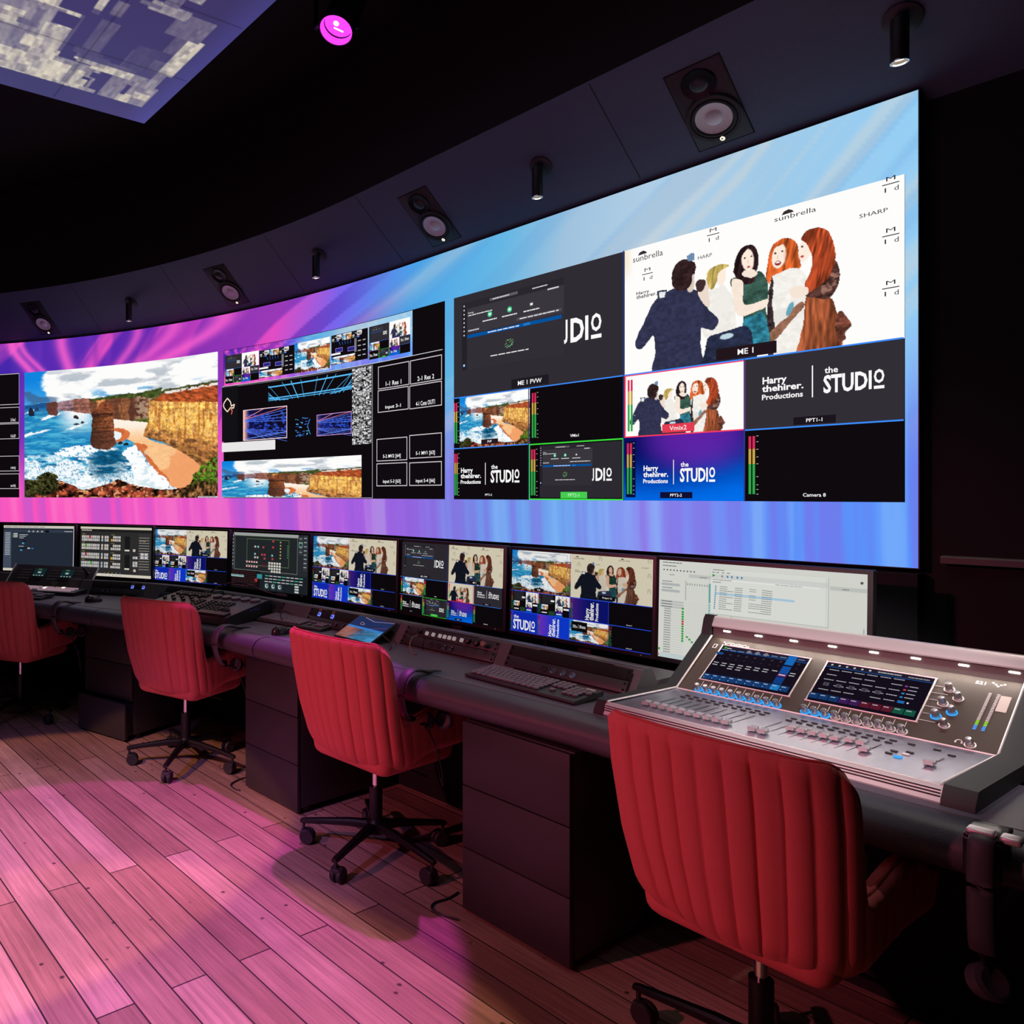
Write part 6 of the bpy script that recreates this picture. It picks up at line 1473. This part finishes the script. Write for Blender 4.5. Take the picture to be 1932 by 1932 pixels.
# ------------------------------------------------------------------ loose cables
def cable(name, pts, r, label, m=M_RUBBER):
    cc = catmull(pts, 8); loc = cc[0].copy(); b = MB(); b.tube([tuple(q-loc) for q in cc], r, 8); o = b.build(name, m, None, smooth=60); o.location = loc; return tag(o, label, 'cable')
cable('power_cable', [(.70, 2.64, .004), (.655, 2.60, .0045), (.60, 2.57, .0045), (.585, 2.53, .0045), (.62, 2.49, .0045), (.655, 2.47, .004)], .0035, 'black cable looping out beside the nearest drawer pedestal')
cable('power_cable', [(-.04, 3.72, .004), (-.085, 3.68, .0045), (-.12, 3.62, .0045), (-.10, 3.57, .0045), (-.075, 3.55, .004)], .0035, 'black cable looping out beside the middle drawer pedestal')
xa = PM.near(*MON[5][:2])
q = lambda t_, d, z: PM.off(t_, d, z)
cable('audio_cable', [q(xa+.198, FOOT+.018, .79), q(xa+.20, FOOT+.05, .785), q(xa+.21, FOOT+.075, .76), q(xa+.235, FOOT+.09, DESK_H+.004), q(xa+.27, FOOT+.10, DESK_H+.003)], .0028, 'tan cable plugged into the button rack panel', M_BRASS)
xb = PM.near(*MON[4][:2])
cable('audio_cable', [q(xb-.02, FOOT+.004, .775), q(xb-.03, FOOT+.05, .79), q(xb-.01, FOOT+.08, .765), q(xb+.02, FOOT+.07, DESK_H+.004), q(xb+.06, FOOT+.05, DESK_H+.003)], .0028, 'dark cable curling behind the tablet')
xc = PM.near(*MON[3][:2])
cable('usb_cable', [q(xc-.07, FOOT+.01, .765), q(xc-.05, FOOT+.05, .76), q(xc+.0, FOOT+.085, DESK_H+.004), q(xc+.08, FOOT+.10, DESK_H+.003)], .0022, 'thin tan cable on the desk between the lighting console and its right keyboard', M_BRASS)

# ------------------------------------------------------------------ lights
def spot(name, loc, target, col, power, cone, blend=.1, r=.03):
    l = bpy.data.lights.new(name, 'SPOT'); l.color = col; l.energy = power; l.spot_size = R(cone); l.spot_blend = blend; l.shadow_soft_size = r
    o = bpy.data.objects.new(name, l); COL.objects.link(o); o.location = loc
    o.rotation_euler = (Vector(target)-Vector(loc)).to_track_quat('-Z', 'Y').to_euler(); return o
spot('magenta_spot', STAGE, (-.55, 2.50, 0), (1, .08, 1), 350, 38.5, .05, .03)
spot('lavender_spot', (-2.3, .1, 3.6), (-1.5, 2.0, 0), (.50, .27, 1), 1150, 50, .7, .06)
spot('warm_spot', (-3.2, .9, 3.3), (-1.38, 2.85, 0), (1, .40, .20), 760, 30, .05, .03)
spot('warm_spot', (.15, -.5, 3.6), (-.33, 1.38, 0), (1, .42, .24), 430, 31.5, .05, .03)
spot('chair_wash', (-3.2, .7, 2.5), (.3, 2.5, .6), (1, .17, .29), 350, 44, .8, .07)
spot('console_spot', (.1, -1.1, 3.5), (1.54, 2.03, .90), (1, .84, .84), 600, 13.5, .6, .05)
ar = bpy.data.lights.new('console_light_strip', 'AREA'); ar.shape = 'RECTANGLE'; ar.size = .74; ar.size_y = .006; ar.energy = .8; ar.color = (1, .90, .82)
ao = bpy.data.objects.new('console_light_strip', ar); COL.objects.link(ao); tcon = bpy.data.objects['audio_console']; ao.parent = tcon; ao.matrix_local = T(CWd/2, cy-.004, cz+.030) @ RX(R(-62))
for i, p in enumerate(DL_):
    spot('downlight_beam', p, (p.x-.62, p.y-.42, 0), (1, .85, .78), 17, 62, .7, .018)
wd = bpy.data.worlds.new('room_dark'); SC.world = wd; wd.use_nodes = True; wd.node_tree.nodes['Background'].inputs[0].default_value = (.01, .008, .012, 1); wd.node_tree.nodes['Background'].inputs[1].default_value = 1
cam = bpy.data.cameras.new('camera'); co = bpy.data.objects.new('camera', cam); COL.objects.link(co)
co.location = (0, 0, CAM_H); co.rotation_euler = (R(90), 0, 0); cam.sensor_width = 36; cam.sensor_fit = 'HORIZONTAL'; cam.lens = 36*1440/1932
cam.shift_x = (966-483)/1932; cam.shift_y = -(966-933)/1932; cam.clip_start = .02
SC.camera = co
SC.view_settings.view_transform = 'Standard'; SC.view_settings.look = 'None'; SC.view_settings.exposure = 0.0; SC.view_settings.gamma = 1.0; SC.view_settings.use_curve_mapping = False
SC.cycles.use_denoising = True; SC.cycles.max_bounces = 6; SC.cycles.diffuse_bounces = 4; SC.cycles.sample_clamp_indirect = 4.0; SC.cycles.use_light_tree = True
